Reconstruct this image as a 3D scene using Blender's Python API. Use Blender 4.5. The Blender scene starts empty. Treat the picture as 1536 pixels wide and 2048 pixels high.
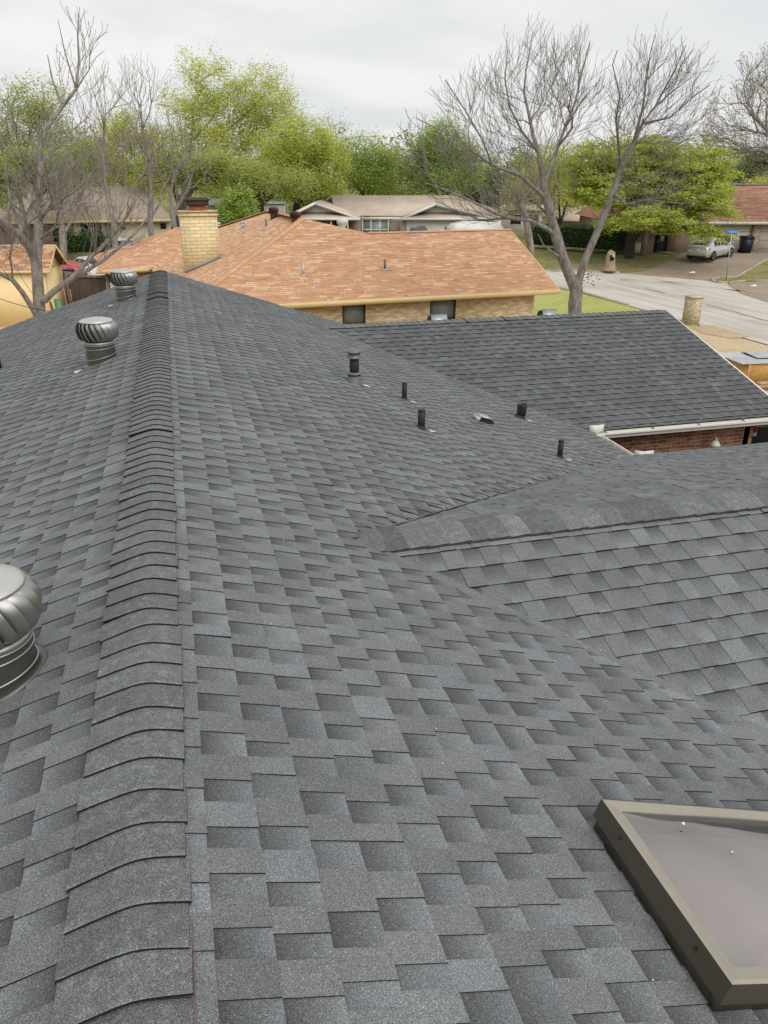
import bpy, math, random
import numpy as np
from mathutils import Vector, Matrix

R_ = random.Random(7)
SC = bpy.context.scene
COL = SC.collection
rad = math.radians

# ------------------------------------------------------------------ camera model
FPX, CX, CY = 1540.0, 768.0, 1024.0
TH = math.atan((1024 - 350) / FPX)
YAW = -math.atan2(327 - 768, math.hypot(FPX, 1024 - 350))
_fh = np.array([math.sin(YAW), math.cos(YAW), 0.0])
CR = np.array([math.cos(YAW), -math.sin(YAW), 0.0])
CF = _fh * math.cos(TH) + np.array([0, 0, -math.sin(TH)])
CU = np.cross(CR, CF)
CC = np.array([0.265, 0.0, 1.78])
GZ = -4.75


def gz(x, y):
    """height of the terrain: flat lot, rising a little beyond the street"""
    r = math.hypot(x, y)
    t = min(1.0, max(0.0, (r - 55.0) / 13.0))
    return GZ + 0.92 * t * t * (3 - 2 * t)


def ray(px, py):
    return CF + CR * ((px - CX) / FPX) - CU * ((py - CY) / FPX)


def W(px, py, d):
    r = ray(px, py)
    return CC + r * (d / math.hypot(r[0], r[1]))


def onp(px, py, n, k):
    r = ray(px, py)
    n = np.array(n, float)
    return CC + r * ((k - n @ CC) / (n @ r))


def onz(px, py, z):
    return onp(px, py, (0, 0, 1), z)


def G(px, py):
    z = GZ
    for _ in range(12):
        p = onz(px, py, z)
        z = gz(p[0], p[1])
    return p


# ------------------------------------------------------------------ mesh builder
class MB:
    def __init__(s):
        s.v, s.f, s.c, s.uv, s.m = [], [], [], [], []
        s.usecol = False

    def face(s, pts, col=None, mi=0):
        b = len(s.v)
        s.v.extend([tuple(p) for p in pts])
        s.f.append(tuple(range(b, b + len(pts))))
        if col is not None:
            s.usecol = True
        s.c.append(col)
        s.m.append(mi)

    def mesh(s, verts, faces, col=None, mi=0):
        b = len(s.v)
        s.v.extend([tuple(p) for p in verts])
        for f in faces:
            s.f.append(tuple(b + i for i in f))
            s.c.append(col)
            s.m.append(mi)
        if col is not None:
            s.usecol = True

    def box(s, lo, hi, M=None, col=None, mi=0):
        x0, y0, z0 = lo
        x1, y1, z1 = hi
        v = [(x0, y0, z0), (x1, y0, z0), (x1, y1, z0), (x0, y1, z0), (x0, y0, z1), (x1, y0, z1), (x1, y1, z1), (x0, y1, z1)]
        if M is not None:
            v = [M(*p) for p in v]
        s.mesh(v, [(0, 3, 2, 1), (4, 5, 6, 7), (0, 1, 5, 4), (1, 2, 6, 5), (2, 3, 7, 6), (3, 0, 4, 7)], col, mi)

    def prism(s, poly, off, col=None, mi=0):
        """poly: list of 3d points, off: 3d offset vector"""
        n = len(poly)
        a = [tuple(p) for p in poly]
        b = [tuple(p[i] + off[i] for i in range(3)) for p in poly]
        fs = [tuple(range(n - 1, -1, -1)), tuple(range(n, 2 * n))]
        for i in range(n):
            j = (i + 1) % n
            fs.append((i, j, n + j, n + i))
        s.mesh(a + b, fs, col, mi)

    def tube(s, pts, rads, sides=6, col=None, cap=True, mi=0):
        P = [np.array(p, float) for p in pts]
        n = len(P)
        T = []
        for i in range(n):
            t = P[min(i + 1, n - 1)] - P[max(i - 1, 0)]
            l = np.linalg.norm(t)
            T.append(t / l if l > 1e-9 else np.array([0, 0, 1.0]))
        a = np.array([1.0, 0, 0]) if abs(T[0][0]) < 0.8 else np.array([0, 1.0, 0])
        u = np.cross(T[0], a)
        u /= np.linalg.norm(u)
        vs = []
        for i in range(n):
            u = u - T[i] * (u @ T[i])
            l = np.linalg.norm(u)
            if l < 1e-6:
                u = np.cross(T[i], np.array([0.3, 0.5, 0.8]))
                l = np.linalg.norm(u)
            u = u / l
            w = np.cross(T[i], u)
            for k in range(sides):
                an = 2 * math.pi * k / sides
                vs.append(P[i] + (u * math.cos(an) + w * math.sin(an)) * rads[i])
        fs = []
        for i in range(n - 1):
            for k in range(sides):
                k2 = (k + 1) % sides
                fs.append((i * sides + k, i * sides + k2, (i + 1) * sides + k2, (i + 1) * sides + k))
        if cap:
            fs.append(tuple(range(sides - 1, -1, -1)))
            fs.append(tuple((n - 1) * sides + k for k in range(sides)))
        s.mesh(vs, fs, col, mi)

    def lathe(s, o, prof, seg=24, col=None, mi=0, axis=None):
        """prof: list of (r, z)"""
        vs = []
        for r, z in prof:
            for k in range(seg):
                an = 2 * math.pi * k / seg
                vs.append((o[0] + r * math.cos(an), o[1] + r * math.sin(an), o[2] + z))
        fs = []
        for i in range(len(prof) - 1):
            for k in range(seg):
                k2 = (k + 1) % seg
                fs.append((i * seg + k, i * seg + k2, (i + 1) * seg + k2, (i + 1) * seg + k))
        fs.append(tuple(range(seg - 1, -1, -1)))
        fs.append(tuple((len(prof) - 1) * seg + k for k in range(seg)))
        s.mesh(vs, fs, col, mi)

    def build(s, name, mat, parent=None, smooth=False, kind=None, label=None):
        me = bpy.data.meshes.new(name)
        V = np.array(s.v, dtype=np.float32).reshape(-1, 3)
        nl = [len(f) for f in s.f]
        me.vertices.add(len(V))
        me.vertices.foreach_set('co', V.ravel())
        li = np.fromiter((i for f in s.f for i in f), dtype=np.int32)
        me.loops.add(len(li))
        me.loops.foreach_set('vertex_index', li)
        st = np.concatenate([[0], np.cumsum(nl)[:-1]]).astype(np.int32)
        me.polygons.add(len(nl))
        me.polygons.foreach_set('loop_start', st)
        me.polygons.foreach_set('loop_total', np.array(nl, dtype=np.int32))
        if isinstance(mat, (list, tuple)):
            for m in mat:
                me.materials.append(m)
            me.polygons.foreach_set('material_index', np.array(s.m, dtype=np.int32))
        else:
            me.materials.append(mat)
        if smooth:
            me.polygons.foreach_set('use_smooth', np.ones(len(nl), dtype=bool))
        me.update(calc_edges=True)
        # box-projected uv in metres
        nr = np.empty(len(nl) * 3, dtype=np.float32)
        me.polygons.foreach_get('normal', nr)
        nr = np.abs(nr.reshape(-1, 3))
        nr[:, 2] *= 0.8
        ax = np.argmax(nr, axis=1)
        axl = np.repeat(ax, nl)
        P = V[li]
        uv = np.empty((len(li), 2), dtype=np.float32)
        uv[:, 0] = np.where(axl == 0, P[:, 1], P[:, 0])
        uv[:, 1] = np.where(axl == 2, P[:, 1], P[:, 2])
        ul = me.uv_layers.new(name='UVMap')
        ul.data.foreach_set('uv', uv.ravel())
        if s.usecol:
            ca = me.color_attributes.new('Col', 'FLOAT_COLOR', 'CORNER')
            out = []
            for f, c in zip(s.f, s.c):
                if c is None:
                    c = (1, 1, 1)
                if isinstance(c[0], (tuple, list)):
                    for q in c:
                        out.extend((q[0], q[1], q[2], 1.0))
                else:
                    out.extend((c[0], c[1], c[2], 1.0) * len(f))
            ca.data.foreach_set('color', np.array(out, dtype=np.float32))
        o = bpy.data.objects.new(name, me)
        COL.objects.link(o)
        if parent is not None:
            o.parent = parent
        if kind:
            o['kind'] = kind
        if label:
            o['label'] = label
        return o


def frame(o, ang):
    """local (x,y,z) -> world with rotation about z"""
    c, s = math.cos(ang), math.sin(ang)
    ox, oy, oz = o
    return lambda x, y, z=0.0: (ox + c * x - s * y, oy + s * x + c * y, oz + z)


def tag(o, label, cat, group=None):
    o['label'] = label
    o['category'] = cat
    if group:
        o['group'] = group
    return o


def thing(name, label, cat, loc=(0, 0, 0), group=None):
    o = bpy.data.objects.new(name, None)
    o.empty_display_size = 0.2
    COL.objects.link(o)
    return tag(o, label, cat, group)


def copy_tree(o, parent=None, loc=None, rz=None):
    c = o.copy()
    COL.objects.link(c)
    if parent is not None:
        c.parent = parent
    for ch in list(o.children):
        copy_tree(ch, c)
    if loc is not None:
        c.location = loc
    if rz is not None:
        c.rotation_euler = (0, 0, rz)
    return c


# ------------------------------------------------------------------ materials
def nn(nt, typ, **kw):
    n = nt.nodes.new(typ)
    for k, v in kw.items():
        setattr(n, k, v)
    return n


def ramp(nt, fac, stops):
    r = nn(nt, 'ShaderNodeValToRGB')
    e = r.color_ramp.elements
    while len(e) < len(stops):
        e.new(0.5)
    for i, (p, c) in enumerate(stops):
        e[i].position = p
        e[i].color = (c[0], c[1], c[2], 1) if isinstance(c, (tuple, list)) else (c, c, c, 1)
    nt.links.new(fac, r.inputs[0])
    return r.outputs[0]


def base(name):
    m = bpy.data.materials.new(name)
    m.use_nodes = True
    nt = m.node_tree
    return m, nt, nt.nodes['Principled BSDF']


def mulc(nt, a, b, fac=1.0, mode='MULTIPLY'):
    mx = nn(nt, 'ShaderNodeMix', data_type='RGBA', blend_type=mode)
    mx.inputs[0].default_value = fac
    for sock, val in ((mx.inputs[6], a), (mx.inputs[7], b)):
        if isinstance(val, (tuple, list)):
            sock.default_value = (val[0], val[1], val[2], 1)
        else:
            nt.links.new(val, sock)
    return mx.outputs[2]


def coord(nt, kind='Object'):
    return nn(nt, 'ShaderNodeTexCoord').outputs[kind]


def noise(nt, vec, scale, detail=3, rough=0.55, out='Fac', dist=0.0):
    n = nn(nt, 'ShaderNodeTexNoise')
    n.inputs['Scale'].default_value = scale
    n.inputs['Detail'].default_value = detail
    n.inputs['Roughness'].default_value = rough
    n.inputs['Distortion'].default_value = dist
    nt.links.new(vec, n.inputs['Vector'])
    return n.outputs[out]


def mapping(nt, vec, sc=(1, 1, 1), rot=(0, 0, 0)):
    mp = nn(nt, 'ShaderNodeMapping')
    mp.inputs['Scale'].default_value = sc
    mp.inputs['Rotation'].default_value = rot
    nt.links.new(vec, mp.inputs['Vector'])
    return mp.outputs[0]


def mat(name, col, rough=0.8, metal=0.0, var=0.18, scale=4.0, fine=60.0, bump=0.0, spec=0.35, stretch=(1, 1, 1), coat=0.0):
    m, nt, b = base(name)
    co = mapping(nt, coord(nt), stretch)
    n1 = noise(nt, co, scale, 4)
    n2 = noise(nt, co, fine, 2)
    a = ramp(nt, n1, [(0.25, 1 - var), (0.75, 1 + var)])
    c = ramp(nt, n2, [(0.25, 1 - var * 0.6), (0.75, 1 + var * 0.6)])
    k = mulc(nt, mulc(nt, col, a), c)
    nt.links.new(k, b.inputs['Base Color'])
    b.inputs['Roughness'].default_value = rough
    b.inputs['Metallic'].default_value = metal
    b.inputs['Specular IOR Level'].default_value = spec
    b.inputs['Coat Weight'].default_value = coat
    if bump:
        bp = nn(nt, 'ShaderNodeBump')
        bp.inputs['Strength'].default_value = bump
        bp.inputs['Distance'].default_value = 0.02
        nt.links.new(n1, bp.inputs['Height'])
        nt.links.new(bp.outputs[0], b.inputs['Normal'])
    return m


def mat_shingle(name, near=True, gran=0.42, worn=False):
    """asphalt shingle: colour attribute per tab times mineral granule speckle"""
    m, nt, b = base(name)
    at = nn(nt, 'ShaderNodeAttribute', attribute_name='Col')
    co = coord(nt)
    blot = ramp(nt, noise(nt, co, 1.7, 6, 0.62), [(0.3, 0.86), (0.7, 1.10)])
    k = mulc(nt, at.outputs['Color'], blot)
    if worn:
        k = mulc(nt, k, ramp(nt, noise(nt, co, 22, 6, 0.75), [(0.36, 0.84), (0.52, 1.0), (0.66, 1.4)]))
    if near:
        g1 = ramp(nt, noise(nt, co, 330, 3, 0.75), [(0.32, 1 - gran * 1.5), (0.5, 1.0), (0.68, 1 + gran * 1.8)])
        k = mulc(nt, k, g1)
        vo = nn(nt, 'ShaderNodeTexVoronoi', feature='F1')
        vo.inputs['Scale'].default_value = 420
        nt.links.new(co, vo.inputs['Vector'])
        sep = nn(nt, 'ShaderNodeSeparateColor')
        nt.links.new(vo.outputs['Color'], sep.inputs[0])
        sp = ramp(nt, sep.outputs[0], [(0.0, 0.62), (0.5, 1.0), (0.90, 1.15), (0.95, 1.6), (1.0, 2.1)])
        k = mulc(nt, k, sp)
        bp = nn(nt, 'ShaderNodeBump')
        bp.inputs['Strength'].default_value = 0.5
        bp.inputs['Distance'].default_value = 0.0015
        nt.links.new(sep.outputs[1], bp.inputs['Height'])
        nt.links.new(bp.outputs[0], b.inputs['Normal'])
    else:
        g1 = ramp(nt, noise(nt, co, 60, 3, 0.7), [(0.3, 0.88), (0.7, 1.12)])
        k = mulc(nt, k, g1)
    nt.links.new(k, b.inputs['Base Color'])
    b.inputs['Roughness'].default_value = 0.92
    b.inputs['Specular IOR Level'].default_value = 0.25
    return m


def mat_brick(name, c1, c2, mortar, bw=0.205, bh=0.0715, ms=0.011, dark=None, bump=0.6):
    m, nt, b = base(name)
    uv = nn(nt, 'ShaderNodeUVMap').outputs[0]
    br = nn(nt, 'ShaderNodeTexBrick')
    br.inputs['Color1'].default_value = (*c1, 1)
    br.inputs['Color2'].default_value = (*c2, 1)
    br.inputs['Mortar'].default_value = (*mortar, 1)
    br.inputs['Scale'].default_value = 1.0
    br.inputs['Mortar Size'].default_value = ms / 2
    br.inputs['Mortar Smooth'].default_value = 0.2
    br.inputs['Brick Width'].default_value = bw
    br.inputs['Row Height'].default_value = bh
    nt.links.new(uv, br.inputs['Vector'])
    # per-brick spread of burnt and pale bricks
    n1 = noise(nt, mapping(nt, uv, (1 / bw * 0.9, 1 / bh * 0.9, 1)), 1.0, 1)
    n2 = noise(nt, uv, 40, 4)
    k = mulc(nt, br.outputs['Color'], ramp(nt, n2, [(0.3, 0.8), (0.7, 1.15)]))
    if dark:
        mk = nn(nt, 'ShaderNodeMath', operation='SUBTRACT')
        mk.inputs[0].default_value = 1.0
        nt.links.new(br.outputs['Fac'], mk.inputs[1])
        k2 = mulc(nt, k, ramp(nt, n1, [(0.40, 1.0), (0.58, dark)]))
        mx = nn(nt, 'ShaderNodeMix', data_type='RGBA')
        nt.links.new(mk.outputs[0], mx.inputs[0])
        nt.links.new(k, mx.inputs[6])
        nt.links.new(k2, mx.inputs[7])
        k = mx.outputs[2]
    nt.links.new(k, b.inputs['Base Color'])
    bp = nn(nt, 'ShaderNodeBump', invert=True)
    bp.inputs['Strength'].default_value = bump
    bp.inputs['Distance'].default_value = 0.008
    nt.links.new(br.outputs['Fac'], bp.inputs['Height'])
    nt.links.new(bp.outputs[0], b.inputs['Normal'])
    b.inputs['Roughness'].default_value = 0.9
    return m


def mat_leaf(name, col, trans=0.45):
    m, nt, b = base(name)
    at = nn(nt, 'ShaderNodeAttribute', attribute_name='Col')
    k = mulc(nt, col, at.outputs['Color'])
    nt.links.new(k, b.inputs['Base Color'])
    b.inputs['Roughness'].default_value = 0.6
    b.inputs['Specular IOR Level'].default_value = 0.25
    tr = nn(nt, 'ShaderNodeBsdfTranslucent')
    nt.links.new(k, tr.inputs['Color'])
    mx = nn(nt, 'ShaderNodeMixShader')
    mx.inputs[0].default_value = trans
    nt.links.new(b.outputs[0], mx.inputs[1])
    nt.links.new(tr.outputs[0], mx.inputs[2])
    nt.links.new(mx.outputs[0], nt.nodes['Material Output'].inputs[0])
    return m


def mat_bark(name, col, dark=0.45):
    m, nt, b = base(name)
    co = mapping(nt, coord(nt), (1, 1, 0.35))
    n1 = noise(nt, co, 9, 5, 0.65)
    n2 = noise(nt, co, 45, 3, 0.6)
    k = mulc(nt, mulc(nt, col, ramp(nt, n1, [(0.3, dark), (0.5, 0.95), (0.72, 1.35)])), ramp(nt, n2, [(0.3, 0.7), (0.7, 1.25)]))
    nt.links.new(k, b.inputs['Base Color'])
    b.inputs['Roughness'].default_value = 0.95
    b.inputs['Specular IOR Level'].default_value = 0.15
    bp = nn(nt, 'ShaderNodeBump')
    bp.inputs['Strength'].default_value = 0.7
    bp.inputs['Distance'].default_value = 0.03
    nt.links.new(n2, bp.inputs['Height'])
    nt.links.new(bp.outputs[0], b.inputs['Normal'])
    return m


def mat_ground(name, stops, s1=0.35, s2=3.0, s3=30.0, bump=0.5, mix=0.45):
    m, nt, b = base(name)
    co = coord(nt)
    n1 = noise(nt, co, s1, 5, 0.6)
    n2 = noise(nt, co, s2, 5, 0.7)
    n3 = noise(nt, co, s3, 3, 0.7)
    ad = nn(nt, 'ShaderNodeMix', data_type='FLOAT')
    ad.inputs[0].default_value = mix
    nt.links.new(n1, ad.inputs[2])
    nt.links.new(n2, ad.inputs[3])
    k = ramp(nt, ad.outputs[0], stops)
    k = mulc(nt, k, ramp(nt, n3, [(0.25, 0.72), (0.75, 1.28)]))
    nt.links.new(k, b.inputs['Base Color'])
    b.inputs['Roughness'].default_value = 0.95
    b.inputs['Specular IOR Level'].default_value = 0.2
    bp = nn(nt, 'ShaderNodeBump')
    bp.inputs['Strength'].default_value = bump
    bp.inputs['Distance'].default_value = 0.05
    nt.links.new(n3, bp.inputs['Height'])
    nt.links.new(bp.outputs[0], b.inputs['Normal'])
    return m


def mat_glass_dark(name, col=(0.02, 0.025, 0.03), rough=0.08):
    return mat(name, col, rough, 0, 0.1, 2, 20, spec=0.6)


M = {}
M['shingle'] = mat_shingle('charcoal_shingle')
M['cap'] = mat_shingle('ridge_cap_shingle', gran=0.5, worn=True)
M['orange'] = mat_shingle('orange_shingle', near=False)
M['redshingle'] = mat_shingle('red_brown_shingle', near=False)
M['bronze'] = mat('bronze_painted_metal', (0.105, 0.098, 0.085), 0.38, 0.55, 0.06, 3, 30, spec=0.5)
M['turbine'] = mat('turbine_bronze_metal', (0.36, 0.355, 0.335), 0.42, 0.85, 0.05, 3, 30, spec=0.5)
M['turbtop'] = mat('turbine_top_metal', (0.56, 0.555, 0.53), 0.40, 0.7, 0.05, 3, 30, spec=0.5)
M['maroon'] = mat('maroon_metal', (0.075, 0.03, 0.025), 0.5, 0.2, 0.1)
M['skyframe'] = mat('skylight_bronze', (0.095, 0.083, 0.064), 0.42, 0.3, 0.08, 3, 30, spec=0.5)
M['skycap'] = mat('skylight_cap_metal', (0.36, 0.325, 0.265), 0.36, 0.4, 0.05, 3, 30, spec=0.6)
M['black'] = mat('black_painted_pipe', (0.018, 0.018, 0.02), 0.6, 0, 0.25)
M['rubber'] = mat('rubber_boot', (0.03, 0.03, 0.03), 0.8)
M['greymetal'] = mat('grey_metal', (0.16, 0.17, 0.17), 0.5, 0.4, 0.1)
M['galv'] = mat('galvanised_metal', (0.45, 0.46, 0.47), 0.45, 0.5, 0.15)
M['flash'] = mat('bare_flashing', (0.62, 0.63, 0.58), 0.45, 0.3, 0.12)
M['white'] = mat('white_gutter_paint', (0.74, 0.72, 0.64), 0.45, 0, 0.06, 3, 40)
M['cream'] = mat('cream_trim_paint', (0.74, 0.57, 0.29), 0.6, 0, 0.07)
M['yellow'] = mat('yellow_shed_paint', (0.88, 0.68, 0.36), 0.7, 0, 0.08, 1.2, 20, stretch=(1, 1, 0.3))
M['brick'] = mat_brick('red_brick', (0.40, 0.18, 0.10), (0.30, 0.13, 0.075), (0.42, 0.32, 0.23), dark=(0.42, 0.40, 0.40))
M['tanbrick'] = mat_brick('tan_brick', (0.82, 0.66, 0.42), (0.70, 0.55, 0.34), (0.56, 0.45, 0.29), bw=0.3, bh=0.10, ms=0.016, dark=(0.70, 0.64, 0.58))
M['chimbrick'] = mat_brick('chimney_brick', (0.82, 0.68, 0.40), (0.70, 0.56, 0.31), (0.44, 0.34, 0.20), bw=0.42, bh=0.135, ms=0.024)
M['palebrick'] = mat_brick('pale_brick', (0.36, 0.27, 0.21), (0.27, 0.19, 0.15), (0.38, 0.33, 0.28))
M['brownbrick'] = mat_brick('brown_brick', (0.30, 0.22, 0.165), (0.23, 0.165, 0.12), (0.34, 0.28, 0.22))
M['stone'] = mat_brick('limestone_block', (0.78, 0.68, 0.50), (0.62, 0.52, 0.36), (0.40, 0.32, 0.22), bw=0.24, bh=0.11, ms=0.022, dark=(0.7, 0.62, 0.55), bump=1.0)
M['tanroof'] = mat('weathered_tan_shingle', (0.52, 0.42, 0.33), 0.95, 0, 0.14, 0.8, 14)
M['brownroof'] = mat('brown_shingle', (0.37, 0.30, 0.23), 0.95, 0, 0.16, 0.8, 14)
M['siding'] = mat('pale_siding', (0.62, 0.595, 0.52), 0.7, 0, 0.05)
M['beige'] = mat('beige_garage_paint', (0.72, 0.65, 0.54), 0.7, 0, 0.06)
M['creamwall'] = mat('cream_wall', (0.62, 0.54, 0.39), 0.75, 0, 0.07)
M['pane'] = mat_glass_dark('window_pane')
M['screen'] = mat('window_screen', (0.20, 0.22, 0.215), 0.2, 0, 0.1, spec=0.5)
M['darkframe'] = mat('dark_window_frame', (0.03, 0.028, 0.025), 0.5)
M['whiteframe'] = mat('white_window_frame', (0.7, 0.69, 0.64), 0.5, 0, 0.04)
M['wood'] = mat('grey_fence_wood', (0.20, 0.155, 0.12), 0.9, 0, 0.35, 6, 40, stretch=(1, 1, 0.08))
M['lumber'] = mat('new_lumber', (0.70, 0.50, 0.26), 0.8, 0, 0.12, 4, 60)
M['osb'] = mat('strand_board', (0.62, 0.36, 0.12), 0.85, 0, 0.25, 14, 70)
M['bark'] = mat_bark('grey_bark', (0.30, 0.265, 0.235))
M['bark2'] = mat_bark('pale_grey_bark', (0.265, 0.24, 0.215))
M['barkdark'] = mat_bark('dark_bark', (0.07, 0.058, 0.047))
M['concrete'] = mat('concrete', (0.46, 0.42, 0.36), 0.9, 0, 0.12, 0.8, 25)
M['terra'] = mat('terracotta_flue', (0.45, 0.13, 0.06), 0.8)
M['tyre'] = mat('tyre_rubber', (0.015, 0.015, 0.016), 0.8)
M['rim'] = mat('alloy_rim', (0.35, 0.35, 0.36), 0.35, 0.8, 0.1)
M['carglass'] = mat_glass_dark('car_glass', (0.025, 0.03, 0.028), 0.05)
M['silver'] = mat('silver_car_paint', (0.52, 0.53, 0.52), 0.3, 0.35, 0.02, coat=0.6)
M['carwhite'] = mat('white_car_paint', (0.72, 0.73, 0.73), 0.3, 0, 0.02, coat=0.6)
M['carred'] = mat('red_car_paint', (0.50, 0.03, 0.05), 0.3, 0, 0.04, coat=0.6)
M['carnavy'] = mat('navy_car_paint', (0.03, 0.04, 0.07), 0.3, 0, 0.05, coat=0.6)
M['taillight'] = mat('tail_light_plastic', (0.42, 0.015, 0.02), 0.2, 0, 0.05)
M['navybin'] = mat('navy_plastic', (0.012, 0.016, 0.032), 0.45)
M['greenbin'] = mat('green_plastic', (0.012, 0.035, 0.03), 0.5)
M['signblue'] = mat('sign_blue', (0.02, 0.13, 0.55), 0.4, 0, 0.04)
M['signwhite'] = mat('sign_white', (0.8, 0.82, 0.85), 0.4, 0, 0.02)
M['chalk'] = mat('red_chalk', (0.24, 0.105, 0.095), 0.95, 0, 0.35, 20, 200)
M['dark'] = mat('dark_interior', (0.008, 0.008, 0.009), 0.9)
M['red'] = mat('red_plastic', (0.4, 0.02, 0.02), 0.5)
M['paper'] = mat('white_scrap', (0.8, 0.79, 0.74), 0.8, 0, 0.05)
M['greentool'] = mat('green_painted_metal', (0.08, 0.23, 0.14), 0.5)

# ------------------------------------------------------------------ shingles
EDGE = (0.016, 0.016, 0.017)


def vec(*a):
    return np.array(a, float)


def unit(v):
    v = np.array(v, float)
    return v / np.linalg.norm(v)


def span(poly, v):
    xs = []
    n = len(poly)
    for i in range(n):
        (u0, v0), (u1, v1) = poly[i], poly[(i + 1) % n]
        if (v0 <= v < v1) or (v1 <= v < v0):
            xs.append(u0 + (u1 - u0) * (v - v0) / (v1 - v0))
    if len(xs) < 2:
        return None
    return min(xs), max(xs)


def tone(rng, lo, hi, blue=0.0):
    t = rng.uniform(lo, hi)
    b = rng.uniform(0.004, 0.026) + blue
    return (t * (1 - b), t * (1 + b * 0.15), t * (1 + b * 0.95))


def laminate(mb, O, U, V, poly, seed, e=0.165, hb=0.006, ht=0.0045, lo=0.146, hi=0.178, dkf=1.0, voff=0.081, tmin=0.074, tmax=0.126, edge=EDGE):
    rng = random.Random(seed)
    O, U, V = vec(*O), unit(U), unit(V)
    N = np.cross(U, V)
    P = lambda u, v, h: O + U * u + V * v + N * h
    vmin = min(p[1] for p in poly)
    vmax = max(p[1] for p in poly)
    k = -1
    while k * e + voff < vmax - 0.01:
        v0 = k * e + voff
        v1 = v0 + e
        k += 1
        if v1 < vmin + 0.012:
            continue
        s0 = span(poly, max(v0, vmin) + 1e-4)
        s1 = span(poly, min(v1, vmax) - 1e-4)
        if s0 is None or s1 is None:
            continue
        v0 = max(v0, vmin)
        v1 = min(v1, vmax)
        if v1 - v0 < 0.012:
            continue
        ulo, uhi = min(s0[0], s1[0]), max(s0[1], s1[1])
        u = ulo - rng.uniform(0, 0.5)
        istab = rng.random() < 0.5
        sh = u
        shade = rng.uniform(0.93, 1.06)
        while u < uhi:
            w = rng.uniform(tmin, tmax)
            if rng.random() < 0.08:
                w *= 1.5
            a, b = u, u + w
            u = b
            if u - sh > 1.0:
                sh = u
                shade = rng.uniform(0.93, 1.06)
            a0, b0 = max(a, s0[0]), min(b, s0[1])
            a1, b1 = max(a, s1[0]), min(b, s1[1])
            if b0 - a0 < 0.003 and b1 - a1 < 0.003:
                istab = not istab
                continue
            b0 = max(a0, b0)
            b1 = max(a1, b1)
            dv = rng.uniform(-0.0025, 0.0025)
            va = v0 + dv
            if istab:
                c = tone(rng, lo * shade, hi * shade)
                if rng.random() < 0.18:
                    c = tone(rng, hi * 0.98, hi * 1.16, 0.025)
                h0 = hb + ht + rng.uniform(-0.0006, 0.0012)
                if rng.random() < 0.012:
                    h0 += 0.005
                h1 = min(ht, hb - 0.0008)
                mb.face([P(a0, va, h0), P(b0, va, h0), P(b1, v1, h1), P(a1, v1, h1)], c)
                mb.face([P(a0, va, -0.001), P(b0, va, -0.001), P(b0, va, h0), P(a0, va, h0)], EDGE)
                mb.face([P(a1, v1, -0.001), P(a0, va, -0.001), P(a0, va, h0), P(a1, v1, h1)], edge)
                mb.face([P(b0, va, -0.001), P(b1, v1, -0.001), P(b1, v1, h1), P(b0, va, h0)], edge)
            else:
                dk = tone(rng, 0.066 * shade * dkf, 0.092 * shade * dkf)
                lt = tone(rng, lo * 1.12 * shade, hi * 1.24 * shade, 0.030)
                h0 = hb
                h1 = 0.0008
                va = v0
                vm = v0 + (v1 - v0) * rng.uniform(0.46, 0.60)
                t = (vm - v0) / (v1 - v0)
                am, bm = a0 + (a1 - a0) * t, b0 + (b1 - b0) * t
                hm = h0 + (h1 - h0) * t
                md = tuple(0.58 * dk[i] + 0.42 * lt[i] for i in range(3))
                if rng.random() < 0.15:
                    md = tuple(0.25 * dk[i] + 0.75 * lt[i] for i in range(3))
                    dk = tuple(0.6 * dk[i] + 0.4 * lt[i] for i in range(3))
                mb.face([P(a0, va, h0), P(b0, va, h0), P(bm, vm, hm), P(am, vm, hm)], [lt, lt, md, md])
                mb.face([P(am, vm, hm), P(bm, vm, hm), P(b1, v1, h1), P(a1, v1, h1)], [md, md, dk, dk])
                mb.face([P(a0, va, -0.001), P(b0, va, -0.001), P(b0, va, h0), P(a0, va, h0)], EDGE)
            istab = not istab
    # solid deck below
    mb.face([P(p[0], p[1], -0.004) for p in poly], EDGE)


def threetab(mb, O, U, V, poly, seed, pal, e=0.135, tw=0.31, h=0.007):
    """plain strip shingles, colour picked per tab in short horizontal runs"""
    rng = random.Random(seed)
    O, U, V = vec(*O), unit(U), unit(V)
    N = np.cross(U, V)
    P = lambda u, v, hh: O + U * u + V * v + N * hh
    vmin = min(p[1] for p in poly)
    vmax = max(p[1] for p in poly)
    k = 0
    while vmin + k * e < vmax - 0.01:
        v0 = vmin + k * e
        v1 = min(v0 + e, vmax)
        k += 1
        s0, s1 = span(poly, v0 + 1e-4), span(poly, v1 - 1e-4)
        if s0 is None or s1 is None:
            continue
        u = min(s0[0], s1[0]) - rng.uniform(0, tw)
        uhi = max(s0[1], s1[1])
        while u < uhi:
            w = tw * rng.choice((0.5, 1, 1, 1, 2))
            a, b = u, u + w
            u = b
            a0, b0 = max(a, s0[0]), min(b, s0[1])
            a1, b1 = max(a, s1[0]), min(b, s1[1])
            if b0 - a0 < 0.003 and b1 - a1 < 0.003:
                continue
            b0, b1 = max(a0, b0), max(a1, b1)
            q = rng.random()
            acc = 0
            c = pal[0][1]
            for pr, cc in pal:
                acc += pr
                if q < acc:
                    c = cc
                    break
            j = rng.uniform(0.94, 1.06)
            c = tuple(x * j for x in c)
            ed = tuple(x * 0.22 for x in c)
            g = 0.004
            mb.face([P(a0 + g, v0, h), P(max(a0 + g, b0 - g), v0, h), P(max(a1 + g, b1 - g), v1, 0.001), P(a1 + g, v1, 0.001)], c)
            mb.face([P(a0, v0, -0.002), P(b0, v0, -0.002), P(b0, v0, h), P(a0, v0, h)], ed)
    mb.face([P(p[0], p[1], -0.002) for p in poly], tuple(x * 0.35 for x in pal[0][1]))


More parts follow.
